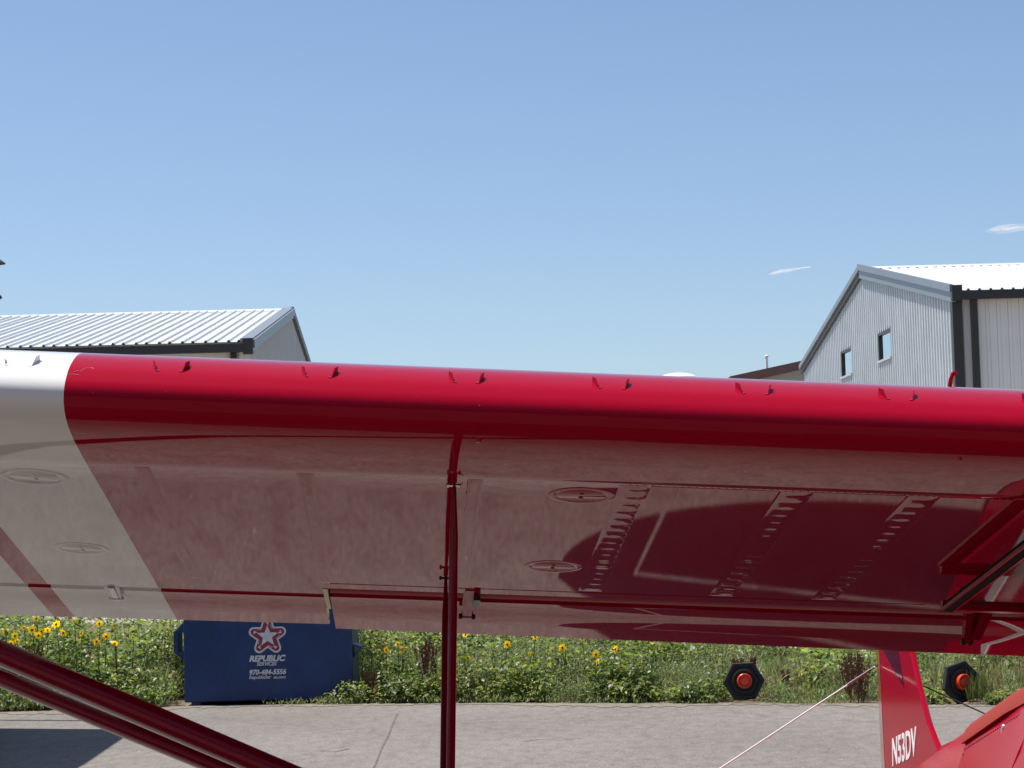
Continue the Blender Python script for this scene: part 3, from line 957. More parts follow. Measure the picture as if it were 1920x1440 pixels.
# --- inspection covers
for px, py, rad in ((1090, 929, 0.049), (1037, 1062, 0.049), (65, 894, 0.049), (153, 1028, 0.046)):
    s, c = wing_sc(px, py)
    m_ = R if s > SEAM else Wt
    r = rad * K
    b = MB()
    b.lathe([(r, 0.0004), (r, -0.0004), (r * 0.95, -0.0010), (r * 0.82, -0.0010), (r * 0.78, -0.0005), (r * 0.76, -0.0002)], W(s, c), ND, 40)
    ring = b.build('inspection_cover', m_, wing)
    b = MB(); b.lathe([(r * 0.74, -0.0001), (r * 0.72, -0.0006)], W(s, c), ND, 40); b.build('cover_plate', m_, wing)
    for dn in (-0.012, 0.012):
        b = MB(); b.lathe([(0.0036, 0.0), (0.0036, -0.0022), (0.001, -0.0028)], W(s, c + dn), ND, 10); b.build('screw', M['red_plain'] if s > SEAM else M['white_plain'], wing)
# small grommet near the front of the panel and drain hole bumps
for px, py, r in ((897, 824, 0.0045), (1800, 859, 0.0025)):
    s, c = wing_sc(px, py)
    b = MB(); b.lathe([(r * 1.2, 0.0), (r * 1.2, -0.002), (r * 0.7, -0.006), (r * 0.3, -0.006)], W(s, c, 0.0015 if c < -0.02 else 0), ND, 10); b.build('drain_grommet', M['red_plain'], wing)

# --- vortex generators along the nose: pairs of toed vanes on small feet
TAN = (CD * 0.88 + ND * 0.47).normalized()           # surface direction aft at the vane station
NRM = (ND * 0.88 - CD * 0.47).normalized()
pair0 = [(-0.02, 1), (290, 0), (348, 1), (570, 0), (627, 1), (847, 0), (902, 1), (1117, 0), (1175, 1), (1386, 0), (1442, 1), (1655, 0), (1712, 1), (1925, 0), (1982, 1), (8, 0), (66, 1)]
vg_c = -0.217
vg_n = 0.0855
for px, side in pair0:
    if side == 1 and px == -0.02: continue
    # vane foot on the spanwise line at c = vg_c
    N_ = SD.cross(ray(960, 700)).normalized()
    d = ray(px, 690 + 0.0325 * (px - 300))
    pl_n = CD
    P = CAM + d * ((W(0, vg_c, vg_n) - CAM).dot(pl_n) / d.dot(pl_n))
    s = (P - P0).dot(SD) / K
    base = W(s, vg_c, vg_n)
    ang = math.radians(15 if side else -15)
    dirv = (TAN * math.cos(ang) + SD * math.sin(ang)).normalized()
    side_v = dirv.cross(NRM).normalized()
    L_, H_ = 0.028, 0.0115
    b = MB()
    q = base - dirv * (L_ / 2) - NRM * 0.001
    b.prism([q - side_v * 0.0006, q + dirv * L_ - side_v * 0.0006, q + dirv * (L_ + 0.001) + NRM * H_ - side_v * 0.0006, q + dirv * (L_ * 0.55) + NRM * (H_ + 0.0005) - side_v * 0.0006], side_v * 0.0012)
    fs_ = -1 if side else 1
    b.prism([q + side_v * 0.0004 * fs_, q + dirv * L_ + side_v * 0.0004 * fs_, q + dirv * L_ + side_v * 0.0042 * fs_, q + side_v * 0.0042 * fs_], NRM * 0.0010)
    b.build('vortex_generator', (M['red_plain'] if s > SEAM else M['white_plain']), wing, smooth=None)

# --- paint chips and bug specks on the nose
nc_ = [p_[0] for p_ in nose if p_[0] < -0.19 and p_[1] > 0.039]; nn__ = [p_[1] for p_ in nose if p_[0] < -0.19 and p_[1] > 0.039]


def nose_pt(s, n):
    return W(s, float(np.interp(n, nn__, nc_)) - 0.0004, n)


b = MB()
chip = [(-0.4725, 0.070), (-0.468, 0.074), (-0.464, 0.072), (-0.459, 0.079), (-0.452, 0.081), (-0.447, 0.079)]
b.tube([nose_pt(*q) for q in chip], 0.0004, 5)
b.tube([nose_pt(-0.478 + 0.007 * i, 0.0665 + 0.0006 * math.sin(i * 2.1)) for i in range(3)], 0.0003, 5)
for i in range(26):
    s_ = rnd.uniform(-0.46, 1.0); n_ = rnd.uniform(0.035, 0.098); r_ = rnd.uniform(0.0003, 0.0007)
    q = nose_pt(s_, n_)
    b.box(q, r_ * 2.2, r_, r_ * 1.2, SD, CD, ND)
o = b.build('paint_chips', M['chip'], wing, smooth=None); o['kind'] = 'stuff'

# --- fuel vent tube on top of the wing
vb = at(1781, 725, 3.45); vt = at(1787, 699, 3.40)
b = MB()
b.tube([vb - ZV * 0.03, vb, vb.lerp(vt, 0.6) - SD * 0.0008, vt - ZV * 0.0015, vt + SD * 0.0035 - FA * 0.004 + ZV * 0.0005], 0.0036, 10)
b.build('vent_tube', M['red_plain'], wing)

# --- hinge brackets
def bracket(px0, px1, pyt, pyb, c, mfront, white=False):
    s0, _ = wing_sc(px0, pyt); s1, _ = wing_sc(px1, pyt)
    p = W((s0 + s1) / 2, c, 0)
    wd = abs(s1 - s0) * K
    depth = 0.030
    q = on_plane((px0 + px1) / 2 - 2, pyb, p, Vector((0, 1, 0)))
    h_ = p.z - q.z
    Zd = (q - p).normalized()
    b = MB()
    b.prism([p - SD * wd / 2, p + SD * wd / 2, p + SD * wd / 2 * 0.8 + Zd * h_, p - SD * wd / 2 * 0.8 + Zd * h_], A0 * 0.004)
    br = b.build('hinge_bracket', mfront, wing, smooth=None)
    b = MB()
    for sg in (-1, 1):
        b.prism([p + SD * (sg * wd / 2) + A0 * 0.004, p + SD * (sg * wd / 2) + A0 * depth, p + SD * (sg * wd / 2) * 0.8 + Zd * (h_ * 0.7) + A0 * depth * 0.9, p + SD * (sg * wd / 2) * 0.8 + Zd * h_ + A0 * 0.004], SD * (0.003 * sg))
    b.build('bracket_side', M['white_plain'] if white else M['red_plain'], wing, smooth=None)
    bb = p + Zd * (h_ * 0.95) + A0 * 0.012
    b = MB()
    b.tube([bb - SD * (wd * 0.72), bb + SD * (wd * 0.72)], 0.0035, 8)
    for sg in (-1, 1):
        b.lathe([(0.0075, -0.004), (0.008, 0), (0.0065, 0.005)], bb + SD * (sg * wd * 0.62), SD * sg, 6)
    b.build('hinge_bolt', M['dark_steel'], wing)
    return br


s0, c0 = wing_sc(881, 1106); _, c1 = wing_sc(878, 1160, -0.016)
hw = 0.0086
b = MB()
b.prism([W(s0 - hw, c0, -0.0022), W(s0 + hw, c0, -0.0022), W(s0 + hw * 0.95, c1, -0.016), W(s0 - hw * 0.95, c1, -0.016)], ND * 0.003)
b.build('hinge_bracket', R, wing, smooth=None)
b = MB()
for sg in (-1, 1):
    b.prism([W(s0 + sg * hw, c0, 0.001), W(s0 + sg * hw, c1, -0.012), W(s0 + sg * hw, c1, 0.001)], SD * (0.002 * sg))
b.build('bracket_side', M['red_plain'], wing, smooth=None)
b = MB()
bb = W(s0, c1 - 0.012, -0.014)
b.tube([bb - SD * 0.015, bb + SD * 0.015], 0.003, 8)
for sg in (-1, 1):
    b.lathe([(0.006, -0.003), (0.0065, 0), (0.005, 0.004)], bb + SD * (sg * 0.0125), SD * sg, 6)
b.build('hinge_bolt', M['dark_steel'], wing)
b1s, _ = wing_sc(897, 1113)
flat_plate('bracket_pad', b1s - 0.008, b1s + 0.004, 0.852, 0.93, -0.012, 0.010, M['dark_steel'], wing)
bracket(1812, 1822, 1154, 1207, 0.876, M['red_plain'])
b = MB()
s0, _ = wing_sc(1852, 1150)
p = W(s0, 0.868, 0.0); q = on_plane(1828, 1200, p, Vector((0, 1, 0)))
b.prism([p - SD * 0.011, p + SD * 0.011, q + SD * 0.011, q - SD * 0.009], A0 * 0.05)
b.build('bracket_arm', M['red_plain'], wing, smooth=None)
# white aileron hinge fairing: a cut-out with a pale hinge arm
s0, _ = wing_sc(190, 1098); s1, _ = wing_sc(226, 1100)
b = MB()
sm = (s0 + s1) / 2
for sg, sp in ((-1, s0 + 0.007), (1, s1 - 0.007)):
    b.prism([W(sp - 0.004, 0.905, -0.001), W(sp + 0.004, 0.905, -0.001), W(sp + 0.004 - sg * 0.004, 0.985, -0.008), W(sp - 0.004 - sg * 0.004, 0.985, -0.008)], ND * 0.012)
b.build('hinge_bracket', M['white_plain'], wing, smooth=None)
b = MB(); b.prism([W(sm - 0.005, 0.905, -0.004), W(sm + 0.005, 0.905, -0.004), W(sm + 0.005, 1.0, -0.010), W(sm - 0.005, 1.0, -0.010)], ND * 0.008)
b.tube([W(s0 + 0.004, 0.985, -0.007), W(s1 - 0.004, 0.985, -0.007)], 0.004, 8)
b.build('hinge_bolt', M['steel'], wing, smooth=None)

# --- lift struts: streamlined tubes from the spars to the lower longeron
s_f, c_f = wing_sc(-910, 838); s_r, c_r = wing_sc(-557, 1045)
top_f, top_r = W(s_f, c_f), W(s_r, c_r)
foot = at(2660, 1224 + 0.425 * 2660, 3.22)


def strut_point(top, px, slope_, y0):
    # point of the strut at image column px
    lo, hi = 0.0, 1.0
    for _ in range(50):
        mid = (lo + hi) / 2
        v = top.lerp(foot, mid) - CAM
        x = 960 + F_PX * v.dot(cr) / v.dot(fwd)
        if x < px: lo = mid
        else: hi = mid
    return top.lerp(foot, lo)


for tp0, th, ch, mname in ((top_f, 0.0185, 2.2, 'lift_strut'), (top_r, 0.0150, 2.2, 'lift_strut')):
    b = MB()
    pts_ = [tp0.lerp(foot, t) for t in (0.0, 0.015, 0.03, 0.3, 0.6, 0.9, 0.985, 1.0)]
    b.tube(pts_, [th * 0.4, th * 0.6, th, th, th, th, th * 0.7, th * 0.5], 20, flat=ch, fdir=CD)
    st = b.build('lift_strut', M['strut_red_shaded'], plane, smooth=60)
    b = MB(); b.box(tp0, 0.03, 0.05, 0.03, SD, CD, ND); b.build('strut_fitting', M['red_plain'], st, smooth=None)
# --- jury struts
jf = W(*wing_sc(852, 898)); jr = W(*wing_sc(836, 1074))
fb = strut_point(top_f, 843, 0, 0); rb = strut_point(top_r, 829.5, 0, 0)
for tp0, bt, r in ((jf, fb, 0.0068), (jr, rb, 0.0062)):
    b = MB()
    b.tube([tp0.lerp(bt, t) for t in (0.015, 0.05, 0.16, 0.3, 0.9, 0.97, 1.0)], [r * 0.42, r * 0.55, r * 0.98, r, r, r * 0.7, r * 0.5], 14, flat=1.5, fdir=CD)
    js = b.build('jury_strut', M['strut_red_shaded'], plane, smooth=60)
    b = MB()
    b.box(tp0 - ND * 0.003, 0.008, 0.016, 0.008, SD, CD, ND)
    b.build('strut_lug', M['red_plain'], js, smooth=None)
    b = MB()
    b.tube([tp0 - ND * 0.010 - SD * 0.010, tp0 - ND * 0.010 + SD * 0.008], 0.0024, 8)
    b.lathe([(0.0042, 0), (0.0044, 0.003), (0.002, 0.004)], tp0 - ND * 0.010 - SD * 0.008, -SD, 6)
    b.lathe([(0.0036, 0), (0.0036, 0.003), (0.002, 0.004)], tp0 - ND * 0.010 + SD * 0.006, SD, 6)
    b.tube([tp0 - ND * 0.010 + SD * 0.008, tp0 - ND * 0.005 + SD * 0.013], 0.0009, 6)
    b.build('bolt', M['steel'] if r > 0.0065 else M['dark_steel'], js)
b = MB(); b.tube([fb, rb], 0.007, 10); b.build('jury_strut', M['red_plain'], plane)

# --- open upper door latched up under the wing
nd_ = -0.045
dn = wing_sc(1764, 1150, nd_)
s_d0, c_d1 = dn
c_d0 = 0.03
s_d1 = 1.37
door = empty('door', W(s_d1, 0.4, nd_))
door_parts = []
b = MB(); b.box(W(s_d0 + 0.009, (c_d0 + c_d1) / 2, nd_ + 0.009), 0.016, (c_d1 - c_d0) * K, 0.014, SD, CD, ND)
adopt(door, plane)
b.build('door_rail', M['seal'], door, smooth=None)
for ds, dz in ((-0.001, 0.004), (0.019, 0.004)):
    b = MB(); b.box(W(s_d0 + ds, (c_d0 + c_d1) / 2, nd_ + dz), 0.003, (c_d1 - c_d0) * K, 0.006, SD, CD, ND); b.build('door_edge', M['red_plain'], door, smooth=None)
b = MB()
b.box(W((s_d0 + s_d1) / 2, c_d1 - 0.008, nd_ + 0.012), (s_d1 - s_d0) * K, 0.018, 0.018, SD, CD, ND)
b.box(W((s_d0 + s_d1) / 2, c_d0 + 0.008, nd_ + 0.012), (s_d1 - s_d0) * K, 0.018, 0.018, SD, CD, ND)
b.box(W(s_d1, (c_d0 + c_d1) / 2, nd_ + 0.012), 0.018, (c_d1 - c_d0) * K, 0.018, SD, CD, ND)
b.build('door_frame', M['red_plain'], door, smooth=None)
gm = bpy.data.materials.new('door_plexiglass'); gm.use_nodes = True
gn = gm.node_tree.nodes; gp = gn['Principled BSDF']
mixs = gn.new('ShaderNodeMixShader'); tb = gn.new('ShaderNodeBsdfTransparent'); mixs.inputs[0].default_value = 0.14
tb.inputs[0].default_value = (0.9, 0.9, 0.88, 1); gp.inputs['Roughness'].default_value = 0.05; gp.inputs['Base Color'].default_value = (0.1, 0.1, 0.1, 1)
gm.node_tree.links.new(tb.outputs[0], mixs.inputs[1]); gm.node_tree.links.new(gp.outputs[0], mixs.inputs[2]); gm.node_tree.links.new(mixs.outputs[0], gn['Material Output'].inputs[0])
b = MB(); b.box(W((s_d0 + s_d1) / 2 + 0.01, (c_d0 + c_d1) / 2, nd_ + 0.014), (s_d1 - s_d0 - 0.04) * K, (c_d1 - c_d0 - 0.03) * K, 0.003, SD, CD, ND)
b.build('door_window', gm, door, smooth=None)

# --- fuselage
secs = [  # xa, half width at longeron, z bottom, z longeron, z ridge, half width bottom
    (-1.75, 0.20, -0.62, -0.30, -0.10, 0.16), (-1.55, 0.36, -0.78, -0.35, -0.02, 0.26), (-0.9, 0.39, -0.95, -0.40, 0.02, 0.32), (-0.45, 0.39, -1.08, -0.35, 0.04, 0.36),
    (-0.2, 0.38, -1.12, -0.2, 0.17, 0.37), (0.5, 0.38, -1.13, -0.05, 0.20, 0.37), (1.3, 0.38, -1.05, -0.05, 0.20, 0.37), (2.1, 0.335, -0.93, -0.10, 0.19, 0.33),
    (3.0, 0.26, -0.79, -0.26, 0.185, 0.26), (3.71, 0.205, -0.67, -0.29, 0.172, 0.205), (4.24, 0.165, -0.56, -0.28, 0.139, 0.165), (4.8, 0.118, -0.44, -0.26, 0.104, 0.118),
    (5.2, 0.07, -0.33, -0.22, 0.082, 0.07), (5.5, 0.03, -0.24, -0.16, 0.05, 0.03)]
rings = []
for xa, wl, zb, zl, zr, wbm in secs:
    wr = 0.018
    half = [(wbm * 0.85, zb), (wbm, zb + 0.03), (wl, zl - 0.02), (wl, zl), (wl * 0.5 + wr * 0.56 if xa > 2.5 else wl * 0.62 + wr * 0.4, zl + (zr - zl) * 0.5), (wr, zr - 0.012), (0.006, zr)]
    rings.append([FP(xa, y, z) for y, z in half] + [FP(xa, -y, z) for y, z in reversed(half)])
b = MB(); b.loft(rings)
fus = b.build('fuselage', M['red_fus'], plane, smooth=30)


def side_pt(xa, zu, off=0.003):
    """point on the right-hand side skin"""
    j = max(0, min(len(secs) - 2, sum(1 for q in secs if q[0] <= xa) - 1))
    a, c = secs[j], secs[j + 1]
    t = (xa - a[0]) / (c[0] - a[0])
    wl, zb, zl, zr, wbm = [a[k] + (c[k] - a[k]) * t for k in (1, 2, 3, 4, 5)]
    wr = 0.018
    half = [(wbm * 0.85, zb), (wbm, zb + 0.03), (wl, zl - 0.02), (wl, zl), (wl * 0.5 + wr * 0.56 if xa > 2.5 else wl * 0.62 + wr * 0.4, zl + (zr - zl) * 0.5), (wr, zr - 0.012), (0.006, zr)]
    y = float(np.interp(zu, [h[1] for h in half], [h[0] for h in half]))
    return FP(xa, y + off, zu)


def skin_patch(name, fn, nu, nv, material, parent, th=0.003, off=0.0):
    """thin sheet on the fuselage side; fn(u, v) -> (xa, zu)"""
    b = MB(); vs = []
    for lay in (0.004 + off, 0.0):
        for i in range(nu + 1):
            for j in range(nv + 1):
                xa, zu = fn(i / nu, j / nv)
                vs.append(side_pt(xa, zu, lay - 0.001))
    n1 = (nu + 1) * (nv + 1); fs = []
    for i in range(nu):
        for j in range(nv):
            a = i * (nv + 1) + j
            fs.append((a, a + 1, a + nv + 2, a + nv + 1)); fs.append((n1 + a, n1 + a + nv + 1, n1 + a + nv + 2, n1 + a + 1))
    for i in range(nu):
        for j in (0, nv):
            a, c = i * (nv + 1) + j, (i + 1) * (nv + 1) + j
            fs.append((a, c, n1 + c, n1 + a))
    for j in range(nv):
        for i in (0, nu):
            a, c = i * (nv + 1) + j, i * (nv + 1) + j + 1
            fs.append((a, c, n1 + c, n1 + a))
    b.add(vs, fs)
    return b.build(name, material, parent, smooth=30)


# white side stripe, rising aft
def stripe_fn(u, v):
    xa = 0.6 + 2.75 * u
    zc = -0.62 + 0.20 * u ** 1.6
    wdt = 0.045 * (1 - 0.55 * u)
    return xa, zc - wdt + 2 * wdt * v


skin_patch('side_stripe', stripe_fn, 24, 2, M['white'], fus, off=0.0)
# rear window
skin_patch('rear_window', lambda u, v: (1.15 + (0.9 - 0.3 * v) * u, -0.10 + 0.20 * v), 8, 3, M['glass'], fus, off=0.002)
# bolted skin panel with rivets and the ridge strip ahead of it
skin_patch('skin_panel', lambda u, v: (3.3 + 0.92 * u, -0.45 + (0.54 - 0.015 * u) * v), 12, 8, M['red_fus'], fus, off=0.001)
b = MB()
strip_s = [(3.2, 0.184), (3.5, 0.179), (3.71, 0.175), (4.0, 0.157), (4.245, 0.142)]
rings = []
for xa, zr in strip_s:
    rings.append([FP(xa, 0.050, zr - 0.062), FP(xa, 0.0335, zr - 0.018), FP(xa, 0.014, zr + 0.003), FP(xa, -0.014, zr + 0.003), FP(xa, -0.0335, zr - 0.018), FP(xa, -0.05, zr - 0.062)])
b.loft(rings, closed=True); b.build('ridge_strip', M['cloth_red'], fus)
b = MB()
for i in range(34):
    xa = 3.3 + 0.9 * i / 33
    p = side_pt(xa, float(np.interp(xa, [3.3, 4.24], [0.095, 0.055])), 0.004)
    b.lathe([(0.0042, 0), (0.003, 0.002), (0.0003, 0.0026)], p, FO, 6)
for i in range(10):
    p = side_pt(4.2, 0.04 - 0.05 * i, 0.004)
    b.lathe([(0.0042, 0), (0.003, 0.002), (0.0003, 0.0026)], p, FO, 6)
o = b.build('rivets', M['maroon'], fus); o['kind'] = 'stuff'
qp = on_plane(1888, 1365, side_pt(3.9, 0.08), FO)
b = MB()
b.lathe([(0.013, 0.0), (0.012, 0.008), (0.008, 0.015), (0.002, 0.018)], qp, FO + FU * 0.3, 16)
b.tube([qp + FO * 0.012, qp + FO * 0.02 - FU * 0.055], [0.007, 0.003], 10)
b.build('latch', M['dull_steel'], fus)

# --- fin and rudder (fin plane is the plane of symmetry)
def fin_pt(px, py, off=0.0):
    return on_plane(px, py, F0 + FO * off, FO)


def fin_local(px, py):
    q = fin_pt(px, py) - F0
    return q.dot(FA), q.dot(FU)


le = [fin_local(*p) for p in ((1766, 1413), (1757, 1392), (1745, 1360), (1728, 1290), (1712, 1221))]
hinge_b, hinge_t = fin_local(1664, 1440), fin_local(1653, 1221)
h_dx = (hinge_t[0] - hinge_b[0]) / (hinge_t[1] - hinge_b[1])


def hinge_x(z):
    return hinge_b[0] + h_dx * (z - hinge_b[1])


le_ext = [(le[0][0] - 0.30, 0.115), (le[0][0] - 0.06, 0.113)] + le + [(le[-1][0] + 0.09, 0.66), (le[-1][0] + 0.20, 0.75), (le[-1][0] + 0.36, 0.79)]
poly = le_ext + [(hinge_x(0.79), 0.79), (hinge_x(0.2), 0.2), (hinge_x(-0.25), -0.25), (le[0][0] + 0.1, -0.2)]


def thick_plate(poly, half, bevel, name, material, parent, plane_fn):
    """flat surface of thickness 2*half with edges drawn in by bevel"""
    n = len(poly)
    cx = sum(p[0] for p in poly) / n; cz = sum(p[1] for p in poly) / n
    def inset(p):
        d = Vector((cx - p[0], cz - p[1])); d.normalize()
        return (p[0] + d.x * bevel, p[1] + d.y * bevel)
    inn = [inset(p) for p in poly]
    b = MB()
    rings = [[plane_fn(p, half) for p in inn], [plane_fn(p, half * 0.45) for p in poly], [plane_fn(p, -half * 0.45) for p in poly], [plane_fn(p, -half) for p in inn]]
    b.loft(rings)
    return b.build(name, material, parent, smooth=25)


fin = thick_plate(poly, 0.011, 0.012, 'fin', M['red_fabric'], plane, lambda p, o: FP(p[0], o, p[1]))
# dark reflection on the fin, put in as a thin maroon sheet on its face
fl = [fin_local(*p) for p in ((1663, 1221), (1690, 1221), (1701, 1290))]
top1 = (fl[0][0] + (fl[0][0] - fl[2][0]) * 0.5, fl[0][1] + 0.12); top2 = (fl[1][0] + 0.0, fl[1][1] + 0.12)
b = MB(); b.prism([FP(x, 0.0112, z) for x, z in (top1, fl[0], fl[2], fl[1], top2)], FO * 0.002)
b.build('fin_dark_reflection', M['maroon'], fin, smooth=None)
# registration
o_ = fin_pt(1693.5, 1404, 0.012)
tx = (fin_pt(1712, 1390, 0.024) - fin_pt(1675, 1408, 0.024)); 
tx = (tx - FO * tx.dot(FO)).normalized()
ty = FO.cross(tx); ty = ty if ty.z > 0 else -ty
if tx.cross(ty).dot(FO) < 0: tx = -tx
o_ = o_ + FO * 0.0002
place_text('registration_lettering', 'N53DV', 0.142, M['white_plain'], o_, tx, ty, fin, shear=0.22, bold=0.003, depth=0.0005, xs=0.90)
# rudder, turned so it shows almost edge-on
rp_b, rp_t = FP(hinge_x(-0.27), 0, -0.27), FP(hinge_x(0.79), 0, 0.79)
rdir = (FA * math.cos(math.radians(10.8)) + FO * -math.sin(math.radians(10.8))).normalized()
rpoly = [(-0.27, 0.012), (0.79, 0.012), (0.80, 0.20), (0.70, 0.36), (0.5, 0.43), (0.2, 0.46), (-0.1, 0.44), (-0.25, 0.33)]


def rud(p, o):
    t = (p[0] + 0.27) / 1.06
    q = rp_b.lerp(rp_t, t) + rdir * p[1]
    return q + FO * o


thick_plate(rpoly, 0.010, 0.012, 'rudder', M['red_fabric'], plane, rud)

# --- tailplane, elevators
STZ = -0.12


def tail_half(sg):
    def tp(x, y): return FP(x, sg * y, STZ)
    c0 = 4.42; f_ = 0.17
    hx_ = c0 + 0.56

    def le_x(y):
        return hx_ - 0.80 * max(0.0, 1 - (y / 1.645) ** 3.0) ** 0.5

    ys = [0.08, 0.3, 0.55, 0.8, 1.0, 1.15, 1.27, 1.352]
    sp = [(le_x(y), y) for y in ys] + [(hx_, 1.352), (hx_ + 0.03, 0.06)]
    thick_plate(sp, 0.016, 0.008, 'stabilizer', R, plane, lambda p, o: FP(p[0], sg * p[1], STZ + o))
    horn = [(le_x(y), y) for y in (1.374, 1.44, 1.50, 1.55, 1.59, 1.62, 1.64)]
    ep = [(hx_ + 0.052, 0.10), (hx_ + 0.020, 1.374)] + horn + [(hx_ + 0.12, 1.63), (hx_ + 0.24, 1.54), (hx_ + 0.36, 1.36), (hx_ + 0.43, 1.1), (hx_ + 0.47, 0.8), (hx_ + 0.49, 0.45), (hx_ + 0.42, 0.14)]
    thick_plate(ep, 0.012, 0.004, 'elevator', R, plane, lambda p, o: FP(p[0], sg * p[1], STZ + o))


tail_half(1); tail_half(-1)
wu = fin_pt(1641, 1250, 0.02)
# near-side brace wire leaves the fin post at left and drops to the tailplane
we = at(1350, 1441, (wu.y + FP(4.95, 0.95, STZ).y) / 2)
dirw = (we - wu).normalized()
tt = (FP(5, 1, STZ) - wu).dot(FU) / dirw.dot(FU)
b = MB(); b.tube([wu, wu + dirw * tt], 0.0032, 8); b.build('brace_wire', M['white_plain'], plane)
b = MB(); b.tube([wu - dirw * 0.01, wu + dirw * 0.16], 0.0055, 8); b.box(wu, 0.05, 0.012, 0.012, FA, FO, FU); b.build('wire_fitting', M['steel'], plane)
w2 = fin_pt(1700, 1272, -0.02); w2e = FP(4.75, -0.95, STZ)
b = MB(); b.tube([w2, w2e], 0.0028, 8); b.build('brace_wire', M['dark_steel'], plane)
for sg in (1, -1):
    b = MB(); b.tube([FP(5.0, sg * 0.9, STZ), FP(5.1, sg * 0.05, -0.3)], 0.004, 8); b.build('brace_wire', M['steel'], plane)
b = MB(); b.tube([FP(5.2, 0, -0.3), FP(5.55, 0, -0.50)], 0.018, 8); b.build('tail_spring', M['dark_steel'], plane)
tw = FP(5.6, 0, -0.5); tw.z = 0.14
b = MB(); b.lathe([(0.03, -0.04), (0.13, -0.04), (0.14, 0), (0.13, 0.04), (0.03, 0.04)], tw, FO, 24); b.build('tail_wheel', M['black_rubber'], plane)
b = MB(); b.tube([FP(5.55, 0, -0.50), tw], 0.016, 8); b.build('tail_fork', M['dark_steel'], plane)

# --- undercarriage, nose, propeller, other wing (outside the frame, for shadows and mirror images)
for sg in (1, -1):
    wc = FP(0.1, sg * 0.95, -1.3); wc.z = 0.38
    b = MB(); b.lathe([(0.10, -0.12), (0.26, -0.14), (0.36, -0.10), (0.385, 0), (0.36, 0.10), (0.26, 0.14), (0.10, 0.12)], wc, FO, 32); wh = b.build('wheel', M['black_rubber'], plane)
    b = MB(); b.lathe([(0.02, -0.10), (0.11, -0.10), (0.11, 0.10), (0.02, 0.10)], wc, FO, 20); b.build('rim', M['steel'], wh)
    b = MB(); b.tube([FP(-0.3, sg * 0.37, -1.05), wc], 0.03, 8); b.tube([FP(0.5, sg * 0.37, -1.05), wc], 0.022, 8); b.build('gear_leg', M['red_plain'], plane)
b = MB(); b.lathe([(0.16, 0), (0.15, 0.1), (0.09, 0.24), (0.01, 0.3)], FP(-1.74, 0, -0.38), -FA, 20); b.build('spinner', M['white_plain'], plane)
for sg in (1, -1):
    b = MB(); pr = []
    for k in range(6):
        r = 0.12 + 0.88 * k / 5
        wv = 0.07 * math.sin(PI * min(0.98, 0.25 + 0.7 * k / 5)) + 0.01
        a = math.radians(55 - 40 * k / 5)
        d = FO * math.cos(a) + FA * math.sin(a)
        cpt = FP(-1.86, 0, -0.38) + (FU * math.cos(0.5) + FO * math.sin(0.5)) * (sg * r)
        pr.append([cpt + d * wv, cpt + FA * 0.012, cpt - d * wv, cpt - FA * 0.012])
    b.loft(pr); b.build('propeller_blade', M['dark_steel'], plane)
b = MB(); rings = []
for y in (-0.38, -2.0, -4.6, -5.1):
    sc_ = 1.0 if y > -5 else 0.7
    rings.append([FP(0.55 + (c - 0.5) * K * sc_, y, -0.02 + 0.02 * abs(y) + n * K) for c, n in wing_profile(0.93) if True])
b.loft(rings); b.build('far_wing', R, plane)
for zz in (0.0,):
    b = MB(); b.tube([FP(0.1, -0.36, -1.05), FP(0.2, -2.6, 0.03)], 0.0185, 12, flat=2.2, fdir=FA); b.build('lift_strut', M['red_plain'], plane)

# ------------------------------------------------------------------ dumpster
DY = 23.72
dl, dr_ = at(346, 1322, DY), at(663, 1313, DY)
DX0, DX1 = dl.x, dr_.x
DW = DX1 - DX0; DT = 1.12; DD = 0.95
dump = empty('dumpster', ((DX0 + DX1) / 2, DY + DD / 2, 0), 'navy blue steel dumpster with white star logo and lettering, among weeds', 'dumpster')
b = MB()
z0 = 0.035
b.prism([Vector((DX0, DY, z0)), Vector((DX1, DY, z0)), Vector((DX1, DY + DD, z0)), Vector((DX0, DY + DD, z0))], (0, 0, DT - z0 - 0.0))
body = b.build('body', M['navy'], dump, smooth=None)
bv = body.modifiers.new('bevel', 'BEVEL'); bv.width = 0.012; bv.segments = 2
b = MB()
b.box(((DX0 + DX1) / 2, DY - 0.012, DT - 0.03), DW + 0.06, 0.03, 0.06)
b.box(((DX0 + DX1) / 2, DY + DD + 0.012, DT + 0.02), DW + 0.06, 0.03, 0.10)
for xx in (DX0 - 0.013, DX1 + 0.013):
    b.box((xx, DY + DD / 2, DT - 0.03), 0.03, DD, 0.06)
b.build('rim', M['navy'], body, smooth=None)
for k in range(2):
    xm = DX0 + DW * (0.25 + 0.5 * k)
    b = MB(); b.prism([Vector((xm - DW / 4 + 0.01, DY - 0.04, DT + 0.03)), Vector((xm + DW / 4 - 0.01, DY - 0.04, DT + 0.03)), Vector((xm + DW / 4 - 0.01, DY + DD, DT + 0.10)), Vector((xm - DW / 4 + 0.01, DY + DD, DT + 0.10))], (0, 0, 0.03)); b.build('lid', M['black_rubber'], dump, smooth=None)
# skids under the body
for xx in (DX0 + 0.12, DX1 - 0.12):
    b = MB(); b.box((xx, DY + DD / 2, 0.018), 0.10, DD - 0.06, 0.036); b.build('skid', M['navy'], dump, smooth=None)
# fork pocket sleeves on both sides: hollow channels seen end-on
PXM = DY / F_PX


def pz(py, px):
    return at(px, py, DY).z


